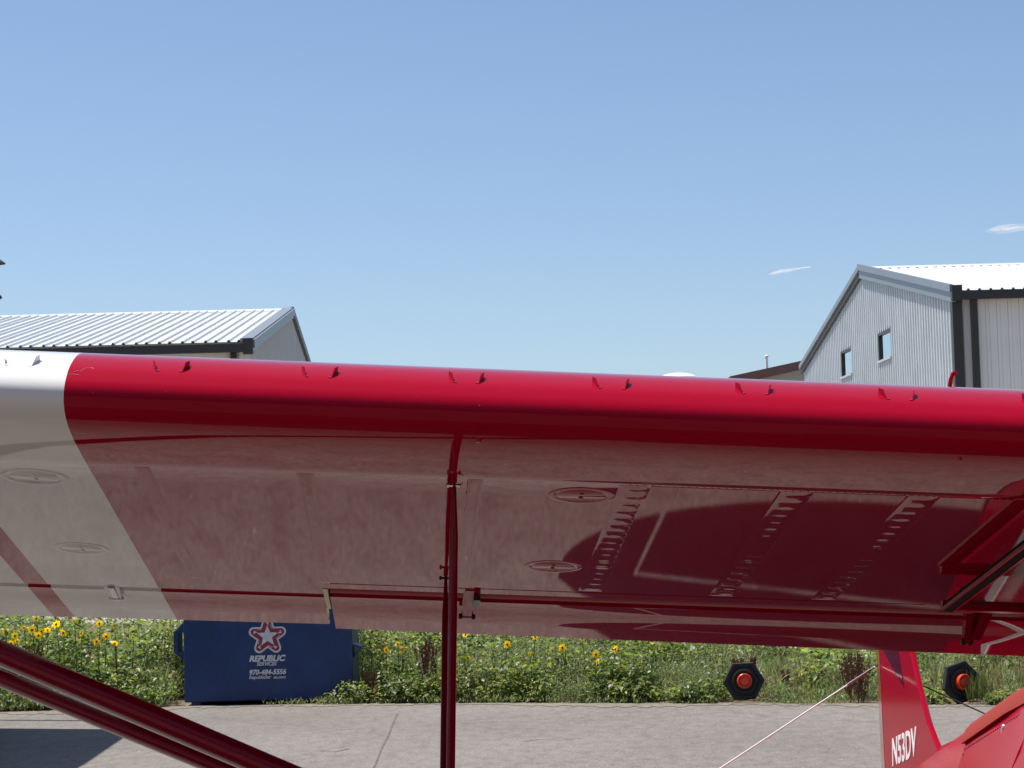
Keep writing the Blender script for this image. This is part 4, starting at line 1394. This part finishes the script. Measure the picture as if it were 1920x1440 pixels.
zt, zb_ = pz(1166, 330), pz(1240, 330)
zm1, zm2 = pz(1188, 330), pz(1224, 330)
xo = at(324, 1200, DY).x
xin = DX0 - 0.001
th = 0.045
outer = [(xin, zt), (xo, zm1), (xo, zm2), (xin, zb_)]
inner = [(xin, zm1 + 0.005), (xo + th, zm1 - 0.004), (xo + th, zm2 + 0.006), (xin, zm2 + 0.006)]
for sgn in (1, -1):
    def fx(x): return x if sgn > 0 else DX1 + (DX0 - x)
    if sgn > 0:
        O_, I_ = outer, inner
    else:
        zs = pz(1211, 674); ze = pz(1232, 670)
        x_o = DX0 - 0.10
        O_ = [(xin, zs + 0.02), (x_o, zs - 0.01), (x_o + 0.03, zs - 0.045), (xin, ze - 0.02)]
        I_ = [(xin, zs - 0.005), (x_o + 0.035, zs - 0.02), (x_o + 0.04, zs - 0.035), (xin, ze + 0.0)]
    b = MB()
    y0_, y1_ = DY + 0.05, DY + 0.40
    vs = [Vector((fx(x), y, z)) for y in (y0_, y1_) for (x, z) in O_ + I_]
    fs = []
    for i in range(3):
        fs += [(i, i + 1, 4 + i + 1, 4 + i), (8 + i, 8 + 4 + i, 8 + 5 + i, 8 + i + 1), (i, 8 + i, 8 + i + 1, i + 1), (4 + i, 4 + i + 1, 12 + i + 1, 12 + i)]
    b.add(vs, fs)
    b.build('fork_pocket', M['navy'], body, smooth=None)
# decals: stand 2 mm proud of the steel
XV = Vector((1, 0, 0))
lc = at(501.5, 1193, DY - 0.004)
PX = (DY - 0.004) / F_PX          # metres per photograph pixel here
def star_poly(R_, r_, rot=0.0, n=5):
    return [(R_ * math.sin(rot + PI * k / n) if k % 2 == 0 else r_ * math.sin(rot + PI * k / n), (R_ if k % 2 == 0 else r_) * math.cos(rot + PI * k / n)) for k in range(2 * n)]
def lobe(tip_c, tip_r, valley):
    """five-armed star outline with rounded arm ends, in units of the logo radius"""
    out = []
    for k in range(5):
        a = 2 * PI * k / 5
        for q in range(9):
            b_ = math.radians(-78 + 156 * q / 8)
            x, z = tip_r * math.sin(b_), tip_c + tip_r * math.cos(b_)
            out.append((RL_ * (x * math.cos(a) + z * math.sin(a)), RL_ * (-x * math.sin(a) + z * math.cos(a))))
        a2 = a + PI / 5
        out.append((RL_ * valley * math.sin(a2), RL_ * valley * math.cos(a2)))
    return out
RL_ = 35.5 * PX
def decal(name, poly, layer, material, parent=body, rot=0.0):
    b = MB()
    pts_ = [Vector((lc.x + x * math.cos(rot) - z * math.sin(rot), DY - 0.001 - layer * 0.0015, lc.z + x * math.sin(rot) + z * math.cos(rot))) for x, z in poly]
    b.prism(pts_, (0, -0.0015, 0)); return b.build(name, material, parent, smooth=None)
decal('logo_backing', lobe(0.76, 0.26, 0.60), 0, M['decal_white'])
decal('logo_ribbon', lobe(0.745, 0.175, 0.50), 1, M['decal_red'])
decal('logo_star', star_poly(0.58 * RL_, 0.245 * RL_), 2, M['decal_white'])
for k in range(5):
    rt = -2 * PI * k / 5
    b_ = RL_
    decal('logo_gap', [(-0.030 * b_, 0.50 * b_), (0.03 * b_, 0.50 * b_), (0.085 * b_, 0.76 * b_), (-0.085 * b_, 0.76 * b_)], 2, M['decal_white'], rot=rt)
    decal('logo_ribbon', [(-0.062 * b_, 0.62 * b_), (0.0, 0.50 * b_), (0.03 * b_, 0.56 * b_), (-0.05 * b_, 0.74 * b_)], 3, M['decal_red'], rot=rt)
    decal('logo_gap', [(0.245 * b_, 0.40 * b_), (0.275 * b_, 0.385 * b_), (0.175 * b_, 0.62 * b_), (0.145 * b_, 0.62 * b_)], 3, M['decal_white'], rot=rt)
def dtext(name, s, px, py, hpx, wpx, shear=0.25, bold=0.0):
    me = text_mesh(s, 1.0, 0, 0, 0)
    wid = max(v.co.x for v in me.vertices) - min(v.co.x for v in me.vertices)
    bpy.data.meshes.remove(me)
    size = hpx * PX / 0.70
    xs_ = wpx * PX / (wid * size)
    p = at(px, py, DY - 0.003)
    place_text(name, s, size, M['decal_white'], Vector((p.x, DY - 0.003, p.z)), XV, ZV, body, shear=shear, bold=bold, depth=0.0012, xs=xs_)
dtext('company_lettering', 'REPUBLIC', 500, 1235, 10.5, 64, 0.25, 0.004)
dtext('company_lettering', 'SERVICES', 499.5, 1245, 6.5, 36, 0.25, 0.0015)
dtext('phone_lettering', '970-484-5556', 501, 1260.5, 9, 68, 0.25, 0.003)
dtext('web_lettering', 'RepublicSer', 487, 1270, 6, 40, 0.25, 0.001)
dtext('web_lettering', 'es.com', 524, 1269.5, 5.5, 22, 0.25, 0.001)

# ------------------------------------------------------------------ weeds
def leaf_cloud(name, pos, dirs, lens, wid, cols, kind='stuff', droop=0.25, parent=None):
    """folded, drooping leaves: 5 vertices / 4 triangles each"""
    n = len(pos)
    d = dirs / np.linalg.norm(dirs, axis=1)[:, None]
    upv = np.tile(np.array([0, 0, 1.0]), (n, 1))
    side = np.cross(d, upv); sl = np.linalg.norm(side, axis=1)[:, None]; side = side / np.maximum(sl, 1e-4)
    rollv = rng.uniform(-0.7, 0.7, n)[:, None]
    nrm = np.cross(side, d)
    side = side * np.cos(rollv) + nrm * np.sin(rollv)
    nrm = np.cross(side, d)
    L_ = lens[:, None]; Wd = wid[:, None]
    base = pos
    mid = pos + d * L_ * 0.45 - nrm * 0.0
    tip = pos + d * L_ - np.array([0, 0, 1.0]) * L_ * droop
    fold = nrm * Wd * 0.28
    l = mid + side * Wd + fold; r = mid - side * Wd + fold
    V = np.stack([base, l, mid, r, tip], 1).reshape(-1, 3)
    idx = (np.arange(n) * 5)[:, None]
    T = np.concatenate([idx + np.array([[0, 2, 1]]), idx + np.array([[0, 3, 2]]), idx + np.array([[1, 2, 4]]), idx + np.array([[2, 3, 4]])], 1).reshape(-1, 3)
    me = bpy.data.meshes.new(name)
    me.vertices.add(len(V)); me.vertices.foreach_set('co', V.ravel().astype(np.float32))
    me.loops.add(len(T) * 3); me.loops.foreach_set('vertex_index', T.ravel().astype(np.int32))
    me.polygons.add(len(T)); me.polygons.foreach_set('loop_start', (np.arange(len(T)) * 3).astype(np.int32))
    me.polygons.foreach_set('loop_total', np.full(len(T), 3, np.int32))
    me.update(calc_edges=True)
    at_ = me.color_attributes.new('leaf_tint', 'FLOAT_COLOR', 'POINT')
    c4 = np.concatenate([np.repeat(cols, 5, 0), np.ones((n * 5, 1))], 1)
    at_.data.foreach_set('color', c4.ravel().astype(np.float32))
    me.materials.append(M['leaf'])
    o = bpy.data.objects.new(name, me); COL.objects.link(o)
    if parent is not None: adopt(o, parent)
    if kind: o['kind'] = kind
    return o


ex = np.array([e[0] for e in EDGE]); ey = np.array([e[1] for e in EDGE])


def hash_noise(x, y, s, seed):
    """smooth value noise"""
    r_ = np.random.default_rng(seed); tbl = r_.random((64, 64))
    u, v = x / s + 100, y / s + 100
    i, j = np.floor(u).astype(int), np.floor(v).astype(int)
    fu, fv = u - i, v - j
    fu = fu * fu * (3 - 2 * fu); fv = fv * fv * (3 - 2 * fv)
    g_ = lambda a, b_: tbl[a % 64, b_ % 64]
    return (g_(i, j) * (1 - fu) + g_(i + 1, j) * fu) * (1 - fv) + (g_(i, j + 1) * (1 - fu) + g_(i + 1, j + 1) * fu) * fv


def top_height(x, dy):
    h = np.interp(x, [-8, -4, -1, 0.8, 2.0, 2.6, 3.4, 4.2, 6], [1.02, 1.0, 0.98, 0.92, 0.78, 0.52, 0.36, 0.42, 0.62])
    return h * np.interp(dy, [0, 0.25, 0.7, 1.5], [0.18, 0.45, 0.82, 1.0])


def in_dumpster(x, y):
    return (x > DX0 - 0.22) & (x < DX1 + 0.30) & (y > DY - 0.25) & (y < DY + DD + 0.1)


BASE1 = at(1395, 1277, yedge(2.3) + 0.02).x
BASE2 = at(1798, 1279, yedge(4.3) + 0.04).x


def scatter(n, x0, x1, d0, d1, gamma=1.6):
    x = rng.uniform(x0, x1, n); t = rng.random(n) ** gamma
    dy = d0 + (d1 - d0) * t
    y = np.interp(x, ex, ey) + dy
    k = ~in_dumpster(x, y) & ~((np.abs(x - BASE1) < 0.22) & (dy < 0.45)) & ~((np.abs(x - BASE2) < 0.17) & (dy < 0.45))
    return x[k], y[k], dy[k]


# broad-leaved weeds
xa1, ya1, da1 = scatter(5200, -7.5, 7.0, 0.03, 7.5, 1.9)
xb1, yb1, db1 = scatter(2600, 1.6, 7.5, 0.1, 15.0, 1.1)
x, y, dy = np.concatenate([xa1, xb1]), np.concatenate([ya1, yb1]), np.concatenate([da1, db1])
patch = hash_noise(x, y, 0.9, 3) * 0.6 + hash_noise(x, y, 0.35, 4) * 0.4
keep = (x < 2.1) | (patch > 0.42 + 0.10 * np.clip(x - 2.1, 0, 1))
x, y, dy, patch = x[keep], y[keep], dy[keep], patch[keep]
hh = top_height(x, dy) * (0.30 + 1.05 * patch) * rng.uniform(0.5, 1.2, len(x))
hue = hash_noise(x, y, 0.6, 9)
kindn = hash_noise(x, y, 0.55, 31) + rng.uniform(-0.12, 0.12, len(x))
thin = (hash_noise(x, y, 0.28, 17) > 0.30) | (dy > 2.5)
P_, D_, LL_, WW_, CC_ = [], [], [], [], []
for i in range(len(x)):
    if not thin[i]: continue
    sp = 1 if kindn[i] > 0.62 else (2 if (kindn[i] < 0.33 and dy[i] > 0.55) else 0)
    nl = int(14 + 42 * hh[i])
    if sp == 1: nl = int(nl * 2.6)
    if sp == 2: nl = int(nl * 0.6)
    zz = hh[i] * (rng.random(nl) ** 0.75)
    az = rng.uniform(0, 2 * PI, nl)
    spread = 0.03 + 0.13 * rng.random(nl) * (0.4 + hh[i])
    px_ = x[i] + spread * np.cos(az) + 0.05 * (zz) * math.sin(i)
    py_ = y[i] + spread * np.sin(az)
    el = rng.uniform(-0.5, 0.75, nl) if sp != 1 else rng.uniform(-0.1, 1.2, nl)
    P_.append(np.stack([px_, py_, zz + 0.01], 1))
    D_.append(np.stack([np.cos(az) * np.cos(el), np.sin(az) * np.cos(el), np.sin(el)], 1))
    lo_, hi_ = ((0.035, 0.09), (0.018, 0.042), (0.07, 0.145))[sp]
    ln = rng.uniform(lo_, hi_, nl) * (1.15 - 0.35 * zz / max(hh[i], 0.05)) * (0.75 + 0.5 * rng.random())
    LL_.append(ln); WW_.append(ln * (rng.uniform(0.24, 0.42, nl) if sp != 1 else rng.uniform(0.10, 0.2, nl)))
    g0 = (np.array([0.105, 0.15, 0.048]) * (1 - hue[i]) + np.array([0.205, 0.25, 0.075]) * hue[i], np.array([0.165, 0.20, 0.115]), np.array([0.145, 0.195, 0.055]))[sp]
    if i % 11 == 0: g0 = np.array([0.26, 0.275, 0.08])
    cc = np.clip(g0[None] * rng.uniform(0.6, 1.4, nl)[:, None], 0, 1)
    yl = rng.random(nl); cc[yl < 0.03] = np.array([0.26, 0.20, 0.09]); cc[yl > 0.965] = np.array([0.42, 0.43, 0.33])
    CC_.append(cc)
leaf_cloud('weeds', np.concatenate(P_), np.concatenate(D_), np.concatenate(LL_), np.concatenate(WW_), np.concatenate(CC_))
# stems
b = MB()
for i in range(0, len(x), 2):
    top = Vector((x[i] + 0.05 * hh[i] * math.sin(i), y[i], hh[i] * 0.97)); bot = Vector((x[i], y[i], 0))
    r = 0.0035 + 0.003 * hh[i]
    b.add([bot + Vector((r, 0, 0)), bot + Vector((-r / 2, r, 0)), bot + Vector((-r / 2, -r, 0)), top], [(0, 1, 3), (1, 2, 3), (2, 0, 3)])
o = b.build('weed_stems', M['stalk'], smooth=None, recalc=False); o['kind'] = 'stuff'
# dry brown twigs scattered through the weeds
n_ = 420
dx_, dyy, dd_ = scatter(n_, -7.5, 6.5, 0.05, 2.2, 1.0)
nb = 14
hz = top_height(dx_, dd_) * rng.uniform(0.4, 1.02, len(dx_))
X = np.repeat(dx_, nb); Y = np.repeat(dyy, nb); H_ = np.repeat(hz, nb)
Zb = H_ * rng.uniform(0.0, 0.85, len(X)); az = rng.uniform(0, 2 * PI, len(X)); el = rng.uniform(0.5, 1.5, len(X))
X = X + 0.02 * np.cos(az); Y = Y + 0.02 * np.sin(az)
bc = np.array([0.17, 0.115, 0.065])[None] * rng.uniform(0.5, 1.5, len(X))[:, None]
leaf_cloud('dry_twigs', np.stack([X, Y, Zb], 1), np.stack([np.cos(az) * np.cos(el), np.sin(az) * np.cos(el), np.sin(el)], 1), rng.uniform(0.06, 0.22, len(X)), rng.uniform(0.0025, 0.006, len(X)), bc, droop=0.05)
# fine feathery and grassy growth
x, y, dy = scatter(9000, -7.5, 7.0, -0.04, 6.5, 1.7)
patch = hash_noise(x, y, 0.5, 21)
keep = ((patch > 0.45) | (dy < 0.5)) & (patch > np.where(x > 1.9, 0.5, 0.22))
x, y, patch, dy = x[keep], y[keep], patch[keep], dy[keep]
nb = 16
hh2 = np.interp(dy, [-0.1, 0.15, 0.6, 2], [0.05, 0.14, 0.34, 0.48]) * (0.5 + patch) * np.interp(x, [-8, 1.5, 2.2, 3], [1.25, 1.0, 0.6, 0.5])
X = np.repeat(x, nb) + rng.normal(0, 0.05, len(x) * nb); Y = np.repeat(y, nb) + rng.normal(0, 0.05, len(x) * nb)
HH = np.repeat(hh2, nb) * rng.uniform(0.5, 1.1, len(X))
az = rng.uniform(0, 2 * PI, len(X)); el = rng.uniform(0.6, 1.5, len(X))
Zb = HH * rng.uniform(0.0, 0.6, len(X))
gcol = np.array([0.16, 0.20, 0.10])[None] * rng.uniform(0.6, 1.5, len(X))[:, None]
dry = rng.random(len(X)) < 0.07
gcol[dry] = np.array([0.22, 0.18, 0.10])
leaf_cloud('grass', np.stack([X, Y, Zb], 1), np.stack([np.cos(az) * np.cos(el), np.sin(az) * np.cos(el), np.sin(el)], 1), HH * 0.6 + 0.02, 0.003 + 0.004 * rng.random(len(X)), gcol, droop=0.12)

# ------------------------------------------------------------------ sunflowers
def petal_mesh():
    b = MB(); n = 15
    for k in range(n):
        a = 2 * PI * k / n + rnd.uniform(-0.1, 0.1); L_ = rnd.uniform(0.034, 0.046); w = 0.0105
        d = Vector((math.cos(a), 0, math.sin(a))); s = Vector((-math.sin(a), 0, math.cos(a)))
        c0_ = d * 0.008; y_ = rnd.uniform(-0.012, 0.006)
        b.add([c0_, c0_ + d * L_ * 0.5 + s * w + Vector((0, y_ * 0.3 - 0.004, 0)), c0_ + d * L_ + Vector((0, y_, 0)), c0_ + d * L_ * 0.5 - s * w + Vector((0, y_ * 0.3 - 0.004, 0))], [(0, 1, 2, 3)])
    return b.mesh('petals', M['petal'], smooth=None, recalc=False)


petal_ms = [petal_mesh() for _ in range(3)]
b = MB(); b.lathe([(0.012, 0.004), (0.0125, -0.004), (0.009, -0.009), (0.002, -0.011)], (0, 0, 0), (0, 1, 0), 12)
disc_me = b.mesh('disc', M['disc'])
b = MB()
for sz in (1,):
    b.add([(0, 0, 0), (0.045, -0.05, 0.012), (0, -0.06, 0.0), (-0.045, -0.05, 0.012), (0.035, -0.10, 0.0), (0, -0.10, -0.012), (-0.035, -0.10, 0.0), (0, -0.16, -0.04)],
          [(0, 1, 2), (0, 2, 3), (1, 4, 5, 2), (3, 2, 5, 6), (4, 7, 5), (6, 5, 7)])
sleaf_me = b.mesh('leaf', M['sun_leaf'], smooth=60, recalc=False)
heads = [(12, 1183, 1.0), (29, 1192, 1.1), (33, 1202, .8), (46, 1177, .8), (61, 1181, 1.3), (73, 1191, 1.1), (79, 1184, 1.1), (90, 1181, 1.0), (106, 1170, 1.4), (69, 1160, 1.0), (120, 1186, 1.3), (153, 1187, .9), (187, 1169, 1.1),
         (215, 1173, 1.2), (200, 1193, 1.2), (182, 1203, 1.2), (216, 1206, 1.0), (22, 1206, 1.0), (140, 1164, .7), (250, 1195, .6), (341, 1196, 1.0), (725, 1218, 1.1), (755, 1217, 1.2), (746, 1207, .8), (873, 1190, 1.0), (951, 1208, 1.1),
         (877, 1234, .9), (993, 1226, .7), (1003, 1194, .9), (1054, 1214, 1.2), (1092, 1197, .9), (1117, 1227, 1.1), (1153, 1217, 1.2), (1166, 1252, 1.1), (1120, 1240, .6)]
SUN_LABELS = [
    'sunflower cut close to the left frame edge, upper of the two there', 'second sunflower from the left edge, just above the struts', 'lowest small sunflower left of the dark stalk near the frame edge',
    'small sunflower above the leftmost pair, fourth from the left edge', 'large sunflower left of the dark dock stalk', 'sunflower right against the tip of the dark dock stalk', 'sunflower directly right of the dark dock stalk',
    'sunflower third to the right of the dark dock stalk', 'very large bright sunflower, biggest at the left', 'sunflower half hidden by the white wing stripe edge, topmost at left', 'large sunflower below right of the biggest left one',
    'lone sunflower midway between the biggest left one and the wing hinge', 'sunflower touching the white wing edge below the hinge fairing', 'big sunflower under the red and white wing seam', 'sunflower in the group below the wing hinge, upper of three',
    'sunflower in the group below the wing hinge, left one of three', 'sunflower in the group below the wing hinge, lowest of three', 'low sunflower by the left frame edge under the leftmost pair', 'tiny sunflower tucked under the wing edge left of the hinge fairing',
    'tiny sunflower alone in green leaves left of the dumpster', 'sunflower seen through the dumpster left fork pocket', 'left one of the sunflower pair just right of the dumpster', 'right one of the sunflower pair just right of the dumpster', 'small sunflower above the pair right of the dumpster',
    'sunflower close right of the jury strut at the flap edge', 'sunflower below the flap, second right of the jury strut', 'low small sunflower beside the jury strut', 'tiny sunflower in the middle of the flap span, below its edge', 'sunflower touching the flap edge right of the jury strut',
    'big sunflower with dark centre midway between jury strut and rubber base', 'sunflower at the flap edge above the rightmost group', 'sunflower left in the rightmost group of sunflowers', 'big sunflower at the top of the rightmost group', 'lowest sunflower of the rightmost group, nearest the black base', 'tiny sunflower low in the rightmost group']
for i, (px, py, sc_) in enumerate(heads):
    Yh = yedge(at(px, py, 23.5).x) + rnd.uniform(0.12, 0.55)
    if 320 < px < 350: Yh = DY + 1.3
    hp = at(px, py, Yh)
    root = empty('sunflower', (hp.x, hp.y, 0), SUN_LABELS[i], 'sunflower', 'wild sunflowers in the weed strip')
    face = rnd.uniform(-0.7, 0.7); tilt = rnd.uniform(-0.25, 0.6)
    hd = bpy.data.objects.new('flower_head', petal_ms[i % 3]); COL.objects.link(hd); hd.parent = root
    hd.location = (0, -0.03, hp.z); hd.rotation_euler = (-tilt, rnd.uniform(0, 6), face); hd.scale = (sc_ * 0.82,) * 3
    dc = bpy.data.objects.new('disc', disc_me); COL.objects.link(dc); dc.parent = hd
    b = MB(); b.tube([Vector((rnd.uniform(-.05, .05), 0.05, 0)), Vector((rnd.uniform(-.03, .03), 0.03, hp.z * 0.6)), Vector((0, 0.0, hp.z - 0.03)), Vector((0, -0.025, hp.z))], [0.008, 0.006, 0.0045, 0.006], 6)
    st = b.build('stem', M['stalk']); st.parent = root
    for k in range(rnd.randint(3, 6)):
        lf = bpy.data.objects.new('leaf', sleaf_me); COL.objects.link(lf); lf.parent = root
        lf.location = (rnd.uniform(-.02, .02), rnd.uniform(-.02, .03), hp.z * rnd.uniform(0.25, 0.9)); lf.rotation_euler = (rnd.uniform(-.5, .5), rnd.uniform(-.4, .4), rnd.uniform(0, 6.28)); s_ = rnd.uniform(0.6, 1.05); lf.scale = (s_,) * 3

# ------------------------------------------------------------------ docks with rusty seed heads
docks = [(800, 1198, 1320, 0.05, 'tall dry dock with rust brown seed heads just left of the jury strut', 3, 0.30), (72, 1200, 1332, 0.02, 'dark brown dock stalk among the sunflowers at the left', 2, 0.30),
         (1384, 1228, 1312, 0.5, 'dark red seed head rising above the left black rubber base', 2, 0.14), (1605, 1222, 1316, 0.25, 'broad clump of brown dock stalks left of the red fin', 6, 0.38),
         (1530, 1254, 1308, 0.9, 'leaning rust red dock between the black base and the brown clump', 2, 0.15), (700, 1258, 1316, 0.2, 'dark dry stalks close beside the dumpster at right', 2, 0.25),
         (1478, 1256, 1312, 0.6, 'small brown stalk right of the left black rubber base', 1, 0.12)]
for px, pt, pb, off, lab, ns, ln in docks:
    Yd = yedge(at(px, pb, 22.5).x) + off
    top = at(px, pt, Yd)
    root = empty('dock_plant', (top.x, Yd, 0), lab, 'dock plant', 'docks with rusty seed heads')
    for k in range(ns):
        tx_ = top.x + rnd.uniform(-0.09, 0.09) * (ns > 1); lean = rnd.uniform(-0.08, 0.08) + (0.25 if px == 1530 else 0)
        hz = top.z * rnd.uniform(0.86, 1.0)
        a0 = Vector((tx_, Yd + rnd.uniform(-.06, .06), 0)); a1 = a0 + Vector((lean, 0, hz))
        b = MB(); b.tube([a0, a0.lerp(a1, 0.5) + Vector((0.02, 0, 0)), a1], [0.006, 0.005, 0.002], 5); b.build('stem', M['dry_brown'], root)
        b = MB()
        br = [(0.0, 0.0)] + [(rnd.uniform(-0.07, 0.07), rnd.uniform(-0.05, 0.05)) for _ in range(4)]
        for q in range(330):
            f = rnd.random() ** 0.9
            t = 1 - (ln / max(hz, 0.2)) * f
            ox, oy = br[q % 5]
            sw = 0.0 if q % 5 == 0 else (0.35 + 0.65 * (1 - f))
            p = a0.lerp(a1, max(0.15, t)) + Vector((ox * sw + rnd.gauss(0, 0.008), oy * sw + rnd.gauss(0, 0.008), rnd.uniform(-.02, .02)))
            r = rnd.uniform(0.0035, 0.0075)
            b.add([p + Vector((r, 0, 0)), p + Vector((-r, r * .6, 0)), p + Vector((-r, -r * .6, 0)), p + Vector((0, 0, r * 1.6)), p - Vector((0, 0, r * 1.6))], [(0, 1, 3), (1, 2, 3), (2, 0, 3), (1, 0, 4), (2, 1, 4), (0, 2, 4)])
        b.build('seed_head', M['dry_brown'], root, smooth=None)['kind'] = 'stuff'

# ------------------------------------------------------------------ tipped traffic bases: black rubber hexagons with orange post ends
def hex_base(px, py, rx, ry, Y, tilt, yaw, spin, label, odx):
    c = at(px, py, Y)
    root = empty('channelizer_base', (c.x, c.y, 0), label, 'traffic base', 'tipped rubber traffic bases')
    Zf = Vector((math.sin(yaw) * math.cos(tilt), -math.cos(yaw) * math.cos(tilt), math.sin(tilt))).normalized()   # faces the camera
    Xf = ZV.cross(Zf).normalized() * 1.0
    Yf = Zf.cross(Xf)
    R_ = rx * Y / F_PX
    def hx(r, d, n=6): return [c + (Xf * math.cos(spin + 2 * PI * k / n) + Yf * math.sin(spin + 2 * PI * k / n)) * r + Zf * d for k in range(n)]
    b = MB(); b.loft([hx(R_ * 0.96, -0.05), hx(R_, -0.035), hx(R_, -0.006), hx(R_ * 0.95, 0.004), hx(R_ * 0.80, 0.004), hx(R_ * 0.76, -0.010), hx(R_ * 0.60, -0.010)])
    base = b.build('rubber_base', M['black_rubber'], root, smooth=25)
    b = MB(); b.lathe([(R_ * 0.60, -0.012), (R_ * 0.58, 0.010), (R_ * 0.50, 0.014), (R_ * 0.47, 0.0), (R_ * 0.36, -0.004)], c, Zf, 32); b.build('hub_ring', M['black_rubber'], base)
    for k in range(6):
        a = spin + 2 * PI * (k + 0.5) / 6
        q = c + (Xf * math.cos(a) + Yf * math.sin(a)) * (R_ * 0.72)
        b = MB(); b.box(q - Zf * 0.006, R_ * 0.34, 0.014, 0.016, (Xf * -math.sin(a) + Yf * math.cos(a)), (Xf * math.cos(a) + Yf * math.sin(a)), Zf); b.build('grip_slot', M['black_rubber'], base, smooth=None)
    ax = (Zf + Xf * odx).normalized()
    r = R_ * 0.345
    b = MB(); b.lathe([(r * 0.97, -0.10), (r, -0.02), (r, 0.050), (r * 0.93, 0.056), (r * 0.86, 0.050), (r * 0.84, 0.020), (r * 0.62, 0.018), (r * 0.58, 0.034), (r * 0.30, 0.040), (0.002, 0.040)], c, ax, 36)
    b.build('orange_post', M['orange'], root)
    return root


hex_base(1395, 1277, 39.5, 36, yedge(2.3) + 0.08, 0.10, 0.05, 0.02, 'black hexagonal rubber base with orange post end, fully visible left of fin', 0.0)
hex_base(1804, 1279, 42, 36, yedge(4.3) + 0.10, 0.12, 0.35, 0.26, 'black hexagonal rubber base turned askew behind grass right of the fin', 0.05)
# grass standing in front of the right-hand base
gx = at(1812, 1300, yedge(4.3) + 0.05)
n_ = 160
X = gx.x + np.abs(rng.normal(0, 0.16, n_)); Y = gx.y + rng.uniform(-0.12, 0.04, n_)
az = rng.uniform(0, 2 * PI, n_); el = rng.uniform(1.15, 1.5, n_); HH = rng.uniform(0.15, 0.42, n_)
leaf_cloud('grass_tuft', np.stack([X, Y, 0 * X], 1), np.stack([np.cos(az) * np.cos(el), np.sin(az) * np.cos(el), np.sin(el)], 1), HH, np.full(n_, 0.0035), np.tile(np.array([[0.10, 0.125, 0.045]]), (n_, 1)) * rng.uniform(0.7, 1.4, n_)[:, None], droop=0.08)
